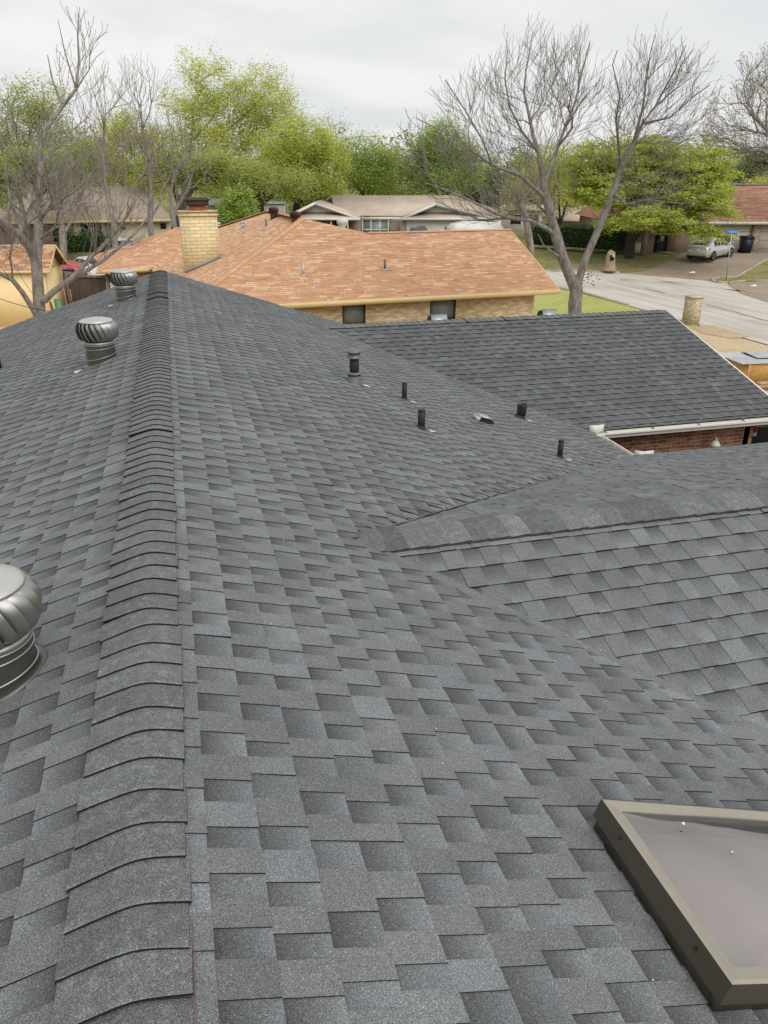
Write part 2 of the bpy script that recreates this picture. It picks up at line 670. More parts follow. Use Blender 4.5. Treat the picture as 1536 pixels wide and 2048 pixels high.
def capline(mb, A, B, H, pL, pR, seed, w=0.165, e=0.143, r=0.05, h=0.019, lo=0.132, hi=0.164, seg=12, edgecol=EDGE, tint=(0.965, 1.0, 0.995), jit=1.0, off=0.0):
    """bent cap shingles from A to B; H = horizontal unit vector to the right; butt ends face A"""
    rng = random.Random(seed)
    A, B, H = vec(*A), vec(*B), unit(H)
    L = np.linalg.norm(B - A)
    D = (B - A) / L
    Z = vec(0, 0, 1)
    n = int(L / e)
    for i in range(n):
        t0 = i * e
        t1 = t0 + e + 0.012
        lift = (rng.uniform(0, 0.0025) + (0.009 if rng.random() < 0.06 else 0)) * jit
        tw = rng.uniform(-0.006, 0.006) * jit + off
        dt = rng.uniform(-0.006, 0.006)
        sk = rng.uniform(-0.010, 0.010)
        c = rng.uniform(lo, hi)
        bl = rng.uniform(-0.012, 0.012)
        c = (c * (tint[0] - bl), c * tint[1], c * (tint[2] + bl))
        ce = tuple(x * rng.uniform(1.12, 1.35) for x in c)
        rows = []
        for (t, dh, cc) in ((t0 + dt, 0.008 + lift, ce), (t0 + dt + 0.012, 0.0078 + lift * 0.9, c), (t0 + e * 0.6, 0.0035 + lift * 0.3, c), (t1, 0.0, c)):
            row = []
            for k in range(seg + 1):
                x = -w + 2 * w * k / seg + tw
                p = pL if x < 0 else pR
                el = 0.006 * lift / 0.01 * (abs(x) / w) ** 2 if t < t0 + 0.05 else 0
                z = -p * math.sqrt(x * x + r * r) + h + dh + el
                row.append(A + D * (t + sk * x / w) + H * x + Z * z)
            rows.append((row, cc))
        for q in range(3):
            ra, ca = rows[q]
            rb, cb = rows[q + 1]
            for k in range(seg):
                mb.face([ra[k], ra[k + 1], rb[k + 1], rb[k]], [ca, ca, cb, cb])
        ra = rows[0][0]
        for k in range(seg):
            mb.face([ra[k] - Z * 0.008, ra[k + 1] - Z * 0.008, ra[k + 1], ra[k]], edgecol)
        for side in (0, seg):
            for q in range(3):
                a, b = rows[q][0][side], rows[q + 1][0][side]
                mb.face([a - Z * 0.018, b - Z * 0.018, b, a], edgecol)


# ------------------------------------------------------------------ the house under us
PM = 0.33
XE = 7.0                      # eave x
YF = 17.02                    # far gable
EZ = -PM * XE
house = thing('brick_house', 'red brick house under the large charcoal grey shingle roof filling the foreground', 'house')
cs = math.sqrt(1 + PM * PM)
LV = XE * cs

mb = MB()
laminate(mb, (XE, 0, EZ), (0, 1, 0), (-1, 0, PM), [(-1.5, 0), (YF, 0), (YF, LV - 0.03), (-1.5, LV - 0.03)], 11)
mb.build('roof_slope', M['shingle'], house)
mb = MB()
laminate(mb, (-XE, 0, EZ), (0, -1, 0), (1, 0, PM), [(-YF, 0), (1.5, 0), (1.5, LV - 0.03), (-YF, LV - 0.03)], 12)
mb.build('roof_slope', M['shingle'], house)
# near wing: ridge at y=4.47, z=-.41
NWY, NWZ, NWX1 = 4.47, -0.409, 13.0
P2 = 0.372
fl = (10.05 - NWY)
mb = MB()
c2 = math.sqrt(1 + PM * PM)
# u=-x ; valley x = 1.24 + (y-4.47)*.98
laminate(mb, (0, 10.05, NWZ - PM * fl), (-1, 0, 0), (0, -1, PM), [(-NWX1, 0), (-6.55, 0), (-1.05, fl * c2 - 0.03), (-NWX1, fl * c2 - 0.03)], 13, ht=0.0028, edge=(0.055, 0.055, 0.056), tmin=0.1, tmax=0.2, dkf=1.3)
mb.build('roof_slope', M['shingle'], house)
mb = MB()
c3 = math.sqrt(1 + P2 * P2)
nl_ = NWY + 1.2
laminate(mb, (0, -1.2, NWZ - P2 * nl_), (1, 0, 0), (0, 1, P2), [(7.35, 0), (NWX1, 0), (NWX1, nl_ * c3 - 0.03), (1.02, nl_ * c3 - 0.03)], 14, hb=0.0095, ht=0.003, dkf=1.25, tmin=0.09, tmax=0.165, voff=0.06)
mb.build('roof_slope', M['shingle'], house)
# far wing: ridge y=15.4
FWY, FWE = 15.4, 11.44
FX1 = 10.80
FEZ = EZ + 0.02
FWZ = FEZ + PM * (FWY - FWE)
fl2 = FWY - FWE
mb = MB()
laminate(mb, (0, FWE, FEZ), (1, 0, 0), (0, 1, PM), [(6.75, 0), (FX1 + 0.26, 0), (FX1, fl2 * c2 - 0.03), (2.75, fl2 * c2 - 0.03)], 15, lo=0.102, hi=0.126, hb=0.011, ht=0.004, dkf=1.1, tmin=0.09, tmax=0.16)
mb.build('roof_slope', M['shingle'], house)
mb = MB()
laminate(mb, (0, FWY + fl2, FEZ), (-1, 0, 0), (0, -1, PM), [(-FX1, 0), (-6.9, 0), (-2.9, fl2 * c2 - 0.03), (-FX1, fl2 * c2 - 0.03)], 16)
mb.build('roof_slope', M['shingle'], house)

mb = MB()
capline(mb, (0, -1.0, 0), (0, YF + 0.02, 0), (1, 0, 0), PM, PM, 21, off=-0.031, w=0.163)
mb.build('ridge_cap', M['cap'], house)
mb = MB()
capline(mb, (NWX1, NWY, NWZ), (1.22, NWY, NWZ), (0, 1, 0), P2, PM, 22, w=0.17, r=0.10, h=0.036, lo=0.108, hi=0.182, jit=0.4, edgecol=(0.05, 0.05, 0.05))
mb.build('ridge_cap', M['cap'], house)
mb = MB()
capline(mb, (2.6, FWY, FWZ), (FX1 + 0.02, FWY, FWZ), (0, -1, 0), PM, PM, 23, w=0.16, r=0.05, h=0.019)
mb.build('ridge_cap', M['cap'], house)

# cut edges of the shingles along the valleys
rv = random.Random(5)
mb = MB()
n = 60
prev = None
for i in range(n + 1):
    t = i / n
    x = 1.22 + 5.5 * t
    y = NWY + (x - 1.24) * 0.985 + rv.uniform(-0.012, 0.012)
    z = -PM * x
    p = vec(x + 0.012, y - 0.012, z)
    if prev is not None:
        a, b = prev, p
        nn_ = unit((0.7, -0.7, 0))
        up = vec(0, 0, 0.008 + 0.018 * min(1.0, t * 5))
        dn = vec(0, 0, -0.02)
        back = -nn_ * 0.03
        mb.face([a + dn, b + dn, b + up, a + up], EDGE)
        mb.face([a + up, b + up, b + back + up * 0.8, a + back + up * 0.8], (0.12, 0.12, 0.122))
    prev = p
mb.build('valley_edge', M['shingle'], house)
# lifted shingle corners beside that valley
mb = MB()
for i in range(26):
    t = (i + 0.5) / 26
    x = 1.30 + 5.2 * t * t * 0.55 + 5.2 * t * 0.45
    y = NWY + (x - 1.24) * 0.985
    z = -PM * x
    l = rv.uniform(0.10, 0.2) * (0.8 + t * 0.5)
    sd = unit((-PM * 0 - 0.12, 1, 0))
    a = vec(x - 0.02, y + 0.01, z + 0.014)
    dn = unit((1, 0, -PM))
    ax = unit((-0.55, 0.28, 0.55 * PM))
    b = a + ax * l
    hh = vec(0, 0, rv.uniform(0.004, 0.010))
    mb.face([a - vec(0, 0, .006), b - vec(0, 0, .006), b + hh * 0.2, a + hh], EDGE)
    mb.face([a + hh, b + hh * 0.2, b + vec(0, 0.05, 0), a + vec(0, 0.06, 0.0)], (0.125, 0.125, 0.127))
mb.build('valley_shingle_ends', M['shingle'], house)
# soft fold where the shingles of the two roofs weave into each other (near valley)
mb = MB()
n = 70
rows = []
for i in range(n + 1):
    t = i / n
    x = 1.30 + 6.0 * t
    y = NWY - (x - 1.24) * (PM / P2) - 0.0
    z = -PM * x
    w1 = 0.036 + rv.uniform(-0.012, 0.012)
    w2 = 0.032 + rv.uniform(-0.014, 0.014)
    row = []
    for s in (-1, -0.55, -0.2, 0.2, 0.55, 1):
        if s <= 0:
            q = vec(x + s * w1 * 0.75, y + s * w1 * 0.75, 0)
            q[2] = -PM * q[0]
        else:
            q = vec(x + s * w2 * 0.75, y + s * w2 * 0.75, 0)
            q[2] = NWZ - P2 * (NWY - q[1])
        q[2] += 0.013 * (1 - abs(s)) + 0.0075 * (1 - s * s)
        row.append(q)
    rows.append(row)
for i in range(n):
    c = tone(rv, 0.148, 0.175)
    for k in range(5):
        mb.face([rows[i][k], rows[i][k + 1], rows[i + 1][k + 1], rows[i + 1][k]], c)
mb.build('valley_weave', M['shingle'], house, smooth=True)

# chalk line left beside the cap, sealant drips and scuffs
mb = MB()
y = 0.9
while y < 4.2:
    l = rv.uniform(0.06, 0.35)
    x = 0.182 + rv.uniform(-0.002, 0.002)
    wd = 0.001
    w2 = wd if rv.random() < (0.8 if y < 1.32 else 0.15) else 0.00005
    y2 = y + l
    a_, b_ = (0.139 - w2, y), (0.139 + w2, y)
    if y > 0.9:
        mb.v.extend([(a_[0], y + .01, -PM * a_[0] + 0.0122), (b_[0], y + .01, -PM * b_[0] + 0.0122)])
    else:
        mb.v.extend([(a_[0], y, -PM * a_[0] + 0.0122), (b_[0], y, -PM * b_[0] + 0.0122)])
    mb.v.extend([(a_[0], y2, -PM * a_[0] + 0.0122), (b_[0], y2, -PM * b_[0] + 0.0122)])
    y = y2
for i in range(0, len(mb.v) - 3, 2):
    mb.f.append((i, i + 1, i + 3, i + 2))
    mb.c.append(None)
    mb.m.append(0)
mb.build('chalk_line', M['chalk'], house)
mb = MB()
for i in range(24):
    x, y = rv.uniform(0.25, 3.2), rv.uniform(1.1, 6)
    if y < NWY and x > 1.24 + (NWY - y):
        continue
    s = rv.uniform(0.0015, 0.0042)
    z = -PM * x + 0.0118
    pts = [(x + math.cos(a) * s * rv.uniform(0.5, 1.6), y + math.sin(a) * s * rv.uniform(0.5, 1.6)) for a in (0, 1.2, 2.4, 3.7, 5)]
    mb = MB()
    mb.prism([(q[0], q[1], -PM * q[0] + 0.0115) for q in pts], (0, 0, 0.0015))
    mb.build('scuff_mark', M['paper'], house)
# a few yellow leaves lying in the valley
mb = MB()
for (x, y) in ((2.35, 3.44), (2.46, 3.38), (2.30, 3.50)):
    z = -PM * abs(x) + 0.02
    mb.prism([(x, y, z), (x + 0.02, y + 0.004, z), (x + 0.03, y + 0.014, z), (x + 0.008, y + 0.012, z)], (0, 0, 0.003))
leafm = mat('fallen_leaf', (0.42, 0.36, 0.10), 0.8)
lf = mb.build('fallen_leaves', leafm)
lf['kind'] = 'stuff'
tag(lf, 'few yellow fallen leaves caught in the near roof valley', 'leaves')

# walls
mb = MB()
WY = FWE + 0.42
OPX = 10.60
mb.box((6.55, WY, GZ), (OPX, WY + 0.2, FEZ - 0.10))
mb.box((OPX, WY, FEZ - 0.33), (FX1 + 0.95, WY + 0.2, FEZ - 0.10))
mb.box((FX1 + 0.80, WY, GZ), (FX1 + 0.95, WY + 0.2, FEZ - 0.33))
mb.box((FX1 - 0.32, WY, GZ), (FX1 - 0.12, 2 * FWY - WY, FEZ - 0.10))
mb.prism([(FX1 - 0.32, WY, FEZ - 0.10), (FX1 - 0.32, 2 * FWY - WY, FEZ - 0.10), (FX1 - 0.32, FWY, FWZ - 0.18)], (0.2, 0, 0))
mb.box((6.5, 2 * FWY - WY - 0.2, GZ), (FX1 - 0.33, 2 * FWY - WY, FEZ - 0.10))
mb.build('wall', M['brick'], house)
mb = MB()
mb.box((6.35, 10.2, GZ), (6.54, WY + 0.02, EZ - 0.10))
mb.box((6.55, 9.45, GZ), (NWX1 - 0.3, 9.65, EZ - 0.1))
mb.box((NWX1 - 0.5, -0.8, GZ), (NWX1 - 0.3, 9.44, EZ - 0.1))
mb.build('wall', M['brick'], house)
mb = MB()
mb.box((-6.5, -1.4, GZ), (-6.3, YF - 0.4, EZ - 0.1))
mb.box((-6.3, YF - 0.6, GZ), (6.3, YF - 0.4, EZ - 0.1))
mb.prism([(-6.3, YF - 0.6, EZ - 0.1), (6.3, YF - 0.6, EZ - 0.1), (0, YF - 0.6, -0.16)], (0, 0.2, 0))
mb.build('wall', M['brick'], house)
mb = MB()
mb.box((OPX, WY + 0.45, GZ), (FX1 + 0.8, WY + 0.5, FEZ - 0.33))
dw = mb.build('doorway', M['dark'], house)
mb = MB()
mb.box((OPX, WY + 0.02, FEZ - 0.36), (FX1 + 0.2, WY + 0.16, FEZ - 0.332))
mb.box((OPX, WY + 0.02, GZ), (OPX + 0.03, WY + 0.16, FEZ - 0.36))
mb.build('door_frame', M['greymetal'], dw)
# soffits and fascia boards
mb = MB()
mb.box((XE - 0.06, 10.05, EZ - 0.15), (XE - 0.03, FWE, EZ - 0.02))
mb.box((6.9, FWE + 0.02, FEZ - 0.15), (FX1 + 0.93, FWE + 0.05, FEZ - 0.02))
mb.box((6.9, FWE + 0.05, FEZ - 0.125), (FX1 + 0.92, WY, FEZ - 0.105))
mb.box((6.6, 10.0, EZ - 0.125), (XE - 0.06, WY, EZ - 0.105))
mb.box((6.9, 10.0, EZ - 0.10), (NWX1, 10.03, EZ + 0.02))
for (xa, ya, za, yb, zb) in ((FX1, FWE, FEZ, FWY, FWZ), (FX1, 2 * FWY - FWE, FEZ, FWY, FWZ)):
    xk = xa + (0.26 if ya < 12 else 0)
    mb.prism([(xk, ya, za - 0.004), (xa, yb, zb - 0.004), (xa, yb, zb - 0.15), (xk, ya, za - 0.15)], (0.022, 0, 0))
    mb.prism([(xk - 0.01, ya, za + 0.016), (xa - 0.01, yb, zb + 0.016), (xa - 0.01, yb, zb - 0.004), (xk - 0.01, ya, za - 0.004)], (0.034, 0, 0))
for sx in (-1, 1):
    mb.prism([(sx * XE, YF, EZ - 0.004), (0, YF, -0.004), (0, YF, -0.15), (sx * XE, YF, EZ - 0.15)], (0, 0.022, 0))
mb.build('fascia', M['white'], house)


def gutter(A, B, out, ztop):
    """K-style gutter from A to B (xy), opening upwards, out = outward unit vector"""
    mb = MB()
    prof = [(0.0, 0.0), (0.0, -0.10), (0.075, -0.105), (0.085, -0.07), (0.115, -0.035), (0.125, -0.03), (0.125, 0.0), (0.108, 0.0), (0.108, -0.008)]
    A3, B3 = vec(A[0], A[1], ztop), vec(B[0], B[1], ztop - 0.012)
    o3 = vec(out[0], out[1], 0)
    for i in range(len(prof) - 1):
        p, q = prof[i], prof[i + 1]
        mb.face([A3 + o3 * p[0] + vec(0, 0, p[1]), B3 + o3 * p[0] + vec(0, 0, p[1]), B3 + o3 * q[0] + vec(0, 0, q[1]), A3 + o3 * q[0] + vec(0, 0, q[1])])
    for E3 in (A3, B3):
        mb.face([E3 + o3 * p[0] + vec(0, 0, p[1]) for p in prof[:7]])
    g = mb.build('gutter', M['white'], house)
    L = np.linalg.norm(B3 - A3)
    D = (B3 - A3) / L
    k = 0
    t = 0.32
    while t < L:
        hb_ = MB()
        a = A3 + D * t
        hb_.tube([a + vec(0, 0, 0.012) - o3 * 0.01, a + o3 * 0.05 + vec(0, 0, -0.01), a + o3 * 0.11 + vec(0, 0, -0.012)], [0.008, 0.008, 0.008], 5)
        hb_.tube([a + o3 * 0.0 + vec(0, 0, 0.03), a + o3 * 0.0 + vec(0, 0, -0.02)], [0.011, 0.011], 6)
        hb_.build('hanger', M['greymetal'], g)
        t += 0.93
    return g


gutter((XE - 0.08, FWE), (FX1 + 0.95, FWE), (0, -1), FEZ - 0.012)
gutter((XE, FWE - 0.13), (XE, 10.06), (1, 0), EZ - 0.012)


def splash(o, a1, a2, l1=0.20, l2=0.20, h=0.125):
    mb = MB()
    o = vec(*o)
    for a, l in ((a1, l1), (a2, l2)):
        d = vec(math.cos(a), math.sin(a), 0)
        nrm = vec(-d[1], d[0], 0) * 0.004
        mb.prism([o, o + d * l, o + d * l + vec(0, 0, h * 0.92), o + vec(0, 0, h)], nrm)
    return mb.build('splash_guard', M['white'], house)


splash((7.05, 11.34, EZ - 0.03), rad(150), rad(28), 0.15, 0.17, 0.19)
splash((7.08, 9.98, EZ + 0.0), rad(128), rad(10), 0.15, 0.20, 0.14)

# wall lantern peeping over the near wing's eave
mb = MB()
lx, ly = 9.71, 11.66
lz = FEZ - 0.55
mb.lathe((lx, ly, lz), [(0.07, -0.2), (0.075, -0.02), (0.10, 0.0), (0.095, 0.02), (0.05, 0.08), (0.035, 0.095)], 10)
mb.box((lx - 0.03, ly + 0.02, lz - 0.2), (lx + 0.03, WY, lz - 0.14))
ln = mb.build('wall_lantern', M['white'], house)
mb = MB()
mb.lathe((lx, ly, lz), [(0.035, 0.095), (0.038, 0.11), (0.026, 0.12), (0.03, 0.13), (0.02, 0.15), (0.006, 0.155)], 10)
mb.build('finial', M['galv'], ln)

# ------------------------------------------------------------------ roof fittings
def slope_z(x, y=None):
    return -PM * abs(x)


def turbine(x, y, sc=1.0, m=None, mneck=None, zf=None, parent=house, R=0.235, spin=0.0, sgn=None):
    """whirlybird: neck tube standing on the slope, banded collar, louvred globe"""
    m = m or M['turbine']
    mneck = mneck or M['bronze']
    zf = zf or slope_z
    zb = zf(x, y)
    mb = MB()
    rn, rb = 0.166 * sc, 0.170 * sc
    zt = zb + 0.24 * sc
    seg = 32
    ring0, ring1 = [], []
    for k in range(seg):
        a = 2 * math.pi * k / seg
        px, py = x + rb * math.cos(a), y + rb * math.sin(a)
        ring0.append((px, py, zf(px, py) - 0.01))
        ring1.append((x + rn * math.cos(a), y + rn * math.sin(a), zt))
    vs = ring0 + ring1
    mb.mesh(vs, [(k, (k + 1) % seg, seg + (k + 1) % seg, seg + k) for k in range(seg)])
    seg = 32
    vs = []
    for rr, hh in ((0.172, 0.02), (0.196, 0.016), (0.210, 0.012), (0.212, -0.01)):
        for k in range(seg):
            a = 2 * math.pi * k / seg
            px, py = x + rr * sc * math.cos(a), y + rr * sc * math.sin(a)
            vs.append((px, py, zf(px, py) + hh + 0.004))
    mb.mesh(vs, [(i * seg + k, (i + 1) * seg + k, (i + 1) * seg + (k + 1) % seg, i * seg + (k + 1) % seg) for i in range(3) for k in range(seg)])
    neck = mb.build('turbine_vent', mneck, parent, smooth=True)
    mb = MB()
    for zz, r, tilt in ((0.205, 0.170, 0.0), (0.16, 0.171, 0.10), (0.06, 0.176, 0.30)):
        pts = []
        for k in range(41):
            a = 2 * math.pi * k / 40
            px, py = x + r * sc * math.cos(a), y + r * sc * math.sin(a)
            pts.append((px, py, zb + zz * sc + (zf(px, py) - zb) * tilt * 2.2))
        mb.tube(pts, [0.0055 * sc] * len(pts), 6, cap=False)
    mb.lathe((x, y, zb), [(0.155 * sc, 0.20 * sc), (0.172 * sc, 0.205 * sc), (0.176 * sc, 0.235 * sc), (0.155 * sc, 0.242 * sc)], 32)
    mb.build('collar', m, neck, smooth=False)
    # louvred globe
    mb = MB()
    nv = 22
    zc = zb + 0.362 * sc
    Hh = 0.122 * sc
    RR = R * sc
    prof = []
    for i in range(13):
        t = -1 + 2 * i / 12
        prof.append((t, (1 - abs(t) ** 2.6) ** 0.5))
    for v in range(nv):
        a0 = 2 * math.pi * v / nv + spin
        wa = 2 * math.pi / nv * 1.42
        rowa = []
        for (t, w) in prof:
            rbase = RR * (0.60 + 0.40 * w) if t < 0 else RR * (0.34 + 0.66 * w)
            row = []
            tw = 0.20 * t
            for j in range(5):
                s = j / 4
                rr = rbase * (1.0 - 0.20 * s ** 1.3 + 0.015 * math.sin(s * math.pi)) if abs(t) < 0.97 else rbase * 0.97
                aa = -(a0 + tw + s * wa)
                row.append((x + rr * math.cos(aa), y + rr * math.sin(aa), zc + t * Hh))
            rowa.append(row)
        vs = [p for r in rowa for p in r]
        fs = []
        for i in range(12):
            for j in range(4):
                fs.append((i * 5 + j, i * 5 + j + 1, (i + 1) * 5 + j + 1, (i + 1) * 5 + j))
        mb.mesh(vs, fs)
    mb.build('turbine_head', m, neck, smooth=True)
    mb = MB()
    mb.lathe((x, y, zc), [(RR * 0.80, Hh * 0.78), (RR * 0.79, Hh * 0.86), (RR * 0.70, Hh * 0.97), (RR * 0.50, Hh * 1.07), (RR * 0.25, Hh * 1.12), (0.03 * sc, Hh * 1.14), (0.025 * sc, Hh * 1.2), (0.004, Hh * 1.22)], 32)
    mb.build('top_plate', M['turbtop'] if parent is house else m, neck, smooth=True)
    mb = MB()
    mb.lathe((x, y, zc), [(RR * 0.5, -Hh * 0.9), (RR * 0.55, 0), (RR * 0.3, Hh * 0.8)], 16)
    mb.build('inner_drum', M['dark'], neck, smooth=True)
    # base flashing corner showing below the shingles
    if parent is house:
        mb = MB()
        s = 1 if x > 0 else -1
        fx = x + s * 0.2 * sc
        for (ax, ay, bx, by) in ((fx - 0.02, y - 0.16, fx + 0.11 * s, y - 0.07), ):
            q = [(ax, ay), (ax + 0.05 * s, ay - 0.06), (bx, by - 0.08), (bx, by + 0.01), (ax, ay + 0.05)]
            mb.prism([(u, w, zf(u, w) + 0.011) for u, w in q], (0, 0, 0.004))
        mb.build('flashing', M['flash'], neck)
    return neck


turbine(-0.655, 9.52, 1.0, spin=0.10)
turbine(-0.57, 14.35, 1.0, spin=0.25)
turbine(-0.645, 3.08, 1.0, spin=0.05)


def slope_n():
    return unit((PM, 0, 1))


def on_slope(x, y, dx, dy, h):
    """offset (dx down-slope, dy along ridge, h above) from a point on the right slope"""
    D = unit((1, 0, -PM))
    return vec(x, y, -PM * x) + D * dx + vec(0, dy, 0) + slope_n() * h


def flash_plate(x, y, sx, parent, mm='shingle', dx=0.13):
    mb = MB()
    q = [(dx - 0.03, -0.10), (dx + 0.05, -0.085), (dx + 0.085, -0.03), (dx + 0.03, 0.0), (dx - 0.05, -0.03)]
    mb.prism([on_slope(x, y, a * sx, b * sx, 0.011) for a, b in q], slope_n() * 0.003)
    mb.build('flashing', M['flash'], parent)


def pipe(x, y, r, h, cap=None, name='vent_pipe', lean=0.0):
    mb = MB()
    z = -PM * x
    mb.tube([(x, y, z - 0.05), (x + lean, y, z + h)], [r, r], 20)
    mb.tube([(x + lean, y, z + h - 0.012), (x + lean, y, z + h + 0.004)], [r * 1.04, r * 1.04], 20)
    o = mb.build(name, M['black'], house)
    mb = MB()
    rows = []
    prof = [(1.5, 0.002), (1.3, 0.01), (1.16, 0.03), (1.08, 0.04), (1.01, 0.042)]
    seg = 20
    vs = []
    for rr, hh in prof:
        for k in range(seg):
            a = 2 * math.pi * k / seg
            px = x + r * rr * math.cos(a)
            vs.append((px, y + r * rr * math.sin(a), -PM * px + 0.006 + hh * (0.5 + r * 6)))
    fs = [(i * seg + k, i * seg + (k + 1) % seg, (i + 1) * seg + (k + 1) % seg, (i + 1) * seg + k) for i in range(4) for k in range(seg)]
    mb.mesh(vs, fs)
    mb.build('boot', M['rubber'], o, smooth=True)
    flash_plate(x, y, 0.6 + r * 6, o)
    return o


pipe(3.14, 9.86, 0.034, 0.235)
pipe(2.90, 8.31, 0.043, 0.225)
pipe(4.93, 8.67, 0.036, 0.235)
# crumpled wide pipe by the far valley
o = pipe(5.38, 10.93, 0.068, 0.21, lean=0.02)
mb = MB()
x, y, z = 5.40, 10.93, -PM * 5.38 + 0.17
pts = []
mb.lathe((x, y, z), [(0.070, -0.12), (0.078, -0.04), (0.072, 0.0), (0.079, 0.03), (0.066, 0.055), (0.055, 0.05), (0.05, 0.0)], 14)
mb.v = [(a + R_.uniform(-.008, .008), b + R_.uniform(-.008, .008), c + R_.uniform(-.012, .012)) for a, b, c in mb.v]
mb.build('crimped_top', M['black'], o)

# small pipe on the left slope at the picture's edge
zz = slope_z(-2.07)
mb = MB()
pl = onp(-2, 738, (-PM, 0, 1), 0)
mb.tube([(pl[0], pl[1], pl[2] - 0.05), (pl[0], pl[1], pl[2] + 0.24)], [0.042, 0.042], 16)
mb.build('vent_pipe', M['black'], house)

# flue with rain cap
x, y = 2.51, 10.15
z = -PM * x
mb = MB()
mb.tube([(x, y, z - 0.02), (x, y, z + 0.40)], [0.064, 0.064], 24)
fl_ = mb.build('flue_pipe', M['black'], house)
mb = MB()
vs = []
seg = 24
for rr, hh, tl in ((0.115, 0.0, 1), (0.098, 0.06, 0.55), (0.088, 0.10, 0.0)):
    for k in range(seg):
        a = 2 * math.pi * k / seg
        px = x + rr * math.cos(a)
        vs.append((px, y + rr * math.sin(a), z + hh + (-PM * (px - x)) * tl))
mb.mesh(vs, [(i * seg + k, i * seg + (k + 1) % seg, (i + 1) * seg + (k + 1) % seg, (i + 1) * seg + k) for i in range(2) for k in range(seg)])
mb.build('base_cone', M['greymetal'], fl_, smooth=True)
mb = MB()
mb.lathe((x, y, z), [(0.062, 0.10), (0.095, 0.118), (0.100, 0.125), (0.085, 0.145), (0.064, 0.15)], 24)
mb.build('storm_collar', M['greymetal'], fl_)
mb = MB()
mb.lathe((x, y, z), [(0.064, 0.335), (0.105, 0.345), (0.108, 0.352), (0.085, 0.362), (0.083, 0.41), (0.100, 0.415), (0.108, 0.425), (0.104, 0.437), (0.07, 0.455), (0.03, 0.463), (0.0, 0.464)], 24)
mb.build('rain_cap', M['greymetal'], fl_)
flash_plate(x, y, 1.1, fl_)


def boxvent(x, y, zf, axis, m=M['black'], top=M['greymetal'], s=1.0):
    """slant back box vent; axis = function (down, along, up) -> xyz"""
    mb = MB()
    A = axis
    prof = [(-0.15, 0.01), (-0.12, 0.10), (0.10, 0.105), (0.18, 0.06), (0.18, 0.035), (0.12, 0.01)]
    L = [A(a * s, -0.17 * s, b * s) for a, b in prof]
    Rr = [A(a * s, 0.17 * s, b * s) for a, b in prof]
    mb.face(L[::-1])
    mb.face(Rr)
    for i in range(2, 5):
        mb.face([L[i], L[i + 1], Rr[i + 1], Rr[i]])
    o = mb.build('box_vent', m, house)
    mb = MB()
    e = 0.012
    mb.prism([A(-0.155 * s, -0.175 * s, 0.012 * s), A(-0.125 * s, -0.175 * s, 0.104 * s), A(-0.125 * s, 0.175 * s, 0.104 * s), A(-0.155 * s, 0.175 * s, 0.012 * s)], vec(0, 0, 0.004))
    mb.prism([A(-0.13 * s, -0.185 * s, 0.105 * s), A(0.105 * s, -0.185 * s, 0.110 * s), A(0.105 * s, 0.185 * s, 0.110 * s), A(-0.13 * s, 0.185 * s, 0.105 * s)], vec(0, 0, 0.005))
    mb.build('hood', top, o)
    return o


boxvent(0, 0, None, lambda d, l, h: on_slope(4.27, 9.80, d, l, h), s=0.72, top=M['galv'])


def fw_back(x, y):
    D = unit((0, 1, -PM))
    Nn = unit((0, PM, 1))
    return lambda d, l, h: vec(x, y, FWZ - PM * (y - FWY)) + D * d + vec(-l, 0, 0) + Nn * h * 1.45


boxvent(0, 0, None, fw_back(8.10, 15.72), top=M['galv'])
boxvent(0, 0, None, fw_back(5.56, 15.72), top=M['galv'])

# ------------------------------------------------------------------ skylight
sx0, sy0 = 1.61, 1.955
SA = lambda d, l, h: vec(sx0, sy0, -PM * sx0) + unit((1, 0, -PM)) * d + vec(0, -l, 0) + slope_n() * h
SL, SWd = 1.25, 0.735
mb = MB()
ch = 0.095
t = 0.04
for (d0, d1, l0, l1) in ((0, SL, 0, t), (0, SL, SWd - t, SWd), (0, t, t, SWd - t), (SL - t, SL, t, SWd - t)):
    mb.box((d0, l0, -0.01), (d1, l1, ch), SA)
sk = mb.build('skylight', M['skyframe'], house)
mb = MB()
g = 0.014
ft = 0.135
fw = 0.058
o0, o1 = -g, SL + g
p0, p1 = -g, SWd + g
# outer skirt
for (a, b) in (((o0, p0), (o1, p0)), ((o1, p0), (o1, p1)), ((o1, p1), (o0, p1)), ((o0, p1), (o0, p0))):
    mb.face([SA(a[0], a[1], ch - 0.045), SA(b[0], b[1], ch - 0.045), SA(b[0], b[1], ft), SA(a[0], a[1], ft)])
mb.build('skirt', M['skyframe'], sk)
mb = MB()
oc = [(o0, p0), (o1, p0), (o1, p1), (o0, p1)]
ic = [(o0 + fw, p0 + fw), (o1 - fw, p0 + fw), (o1 - fw, p1 - fw), (o0 + fw, p1 - fw)]
mc = [(o0 + 0.012, p0 + 0.012), (o1 - 0.012, p0 + 0.012), (o1 - 0.012, p1 - 0.012), (o0 + 0.012, p1 - 0.012)]
for i in range(4):
    j = (i + 1) % 4
    mb.face([SA(*oc[i], ft - 0.002), SA(*oc[j], ft - 0.002), SA(*mc[j], ft + 0.004), SA(*mc[i], ft + 0.004)])
    mb.face([SA(*mc[i], ft + 0.004), SA(*mc[j], ft + 0.004), SA(*ic[j], ft - 0.004), SA(*ic[i], ft - 0.004)])
    mb.face([SA(*ic[i], ft - 0.004), SA(*ic[j], ft - 0.004), SA(*ic[j], ft - 0.03), SA(*ic[i], ft - 0.03)])
mb.build('cap_frame', M['skycap'], sk)
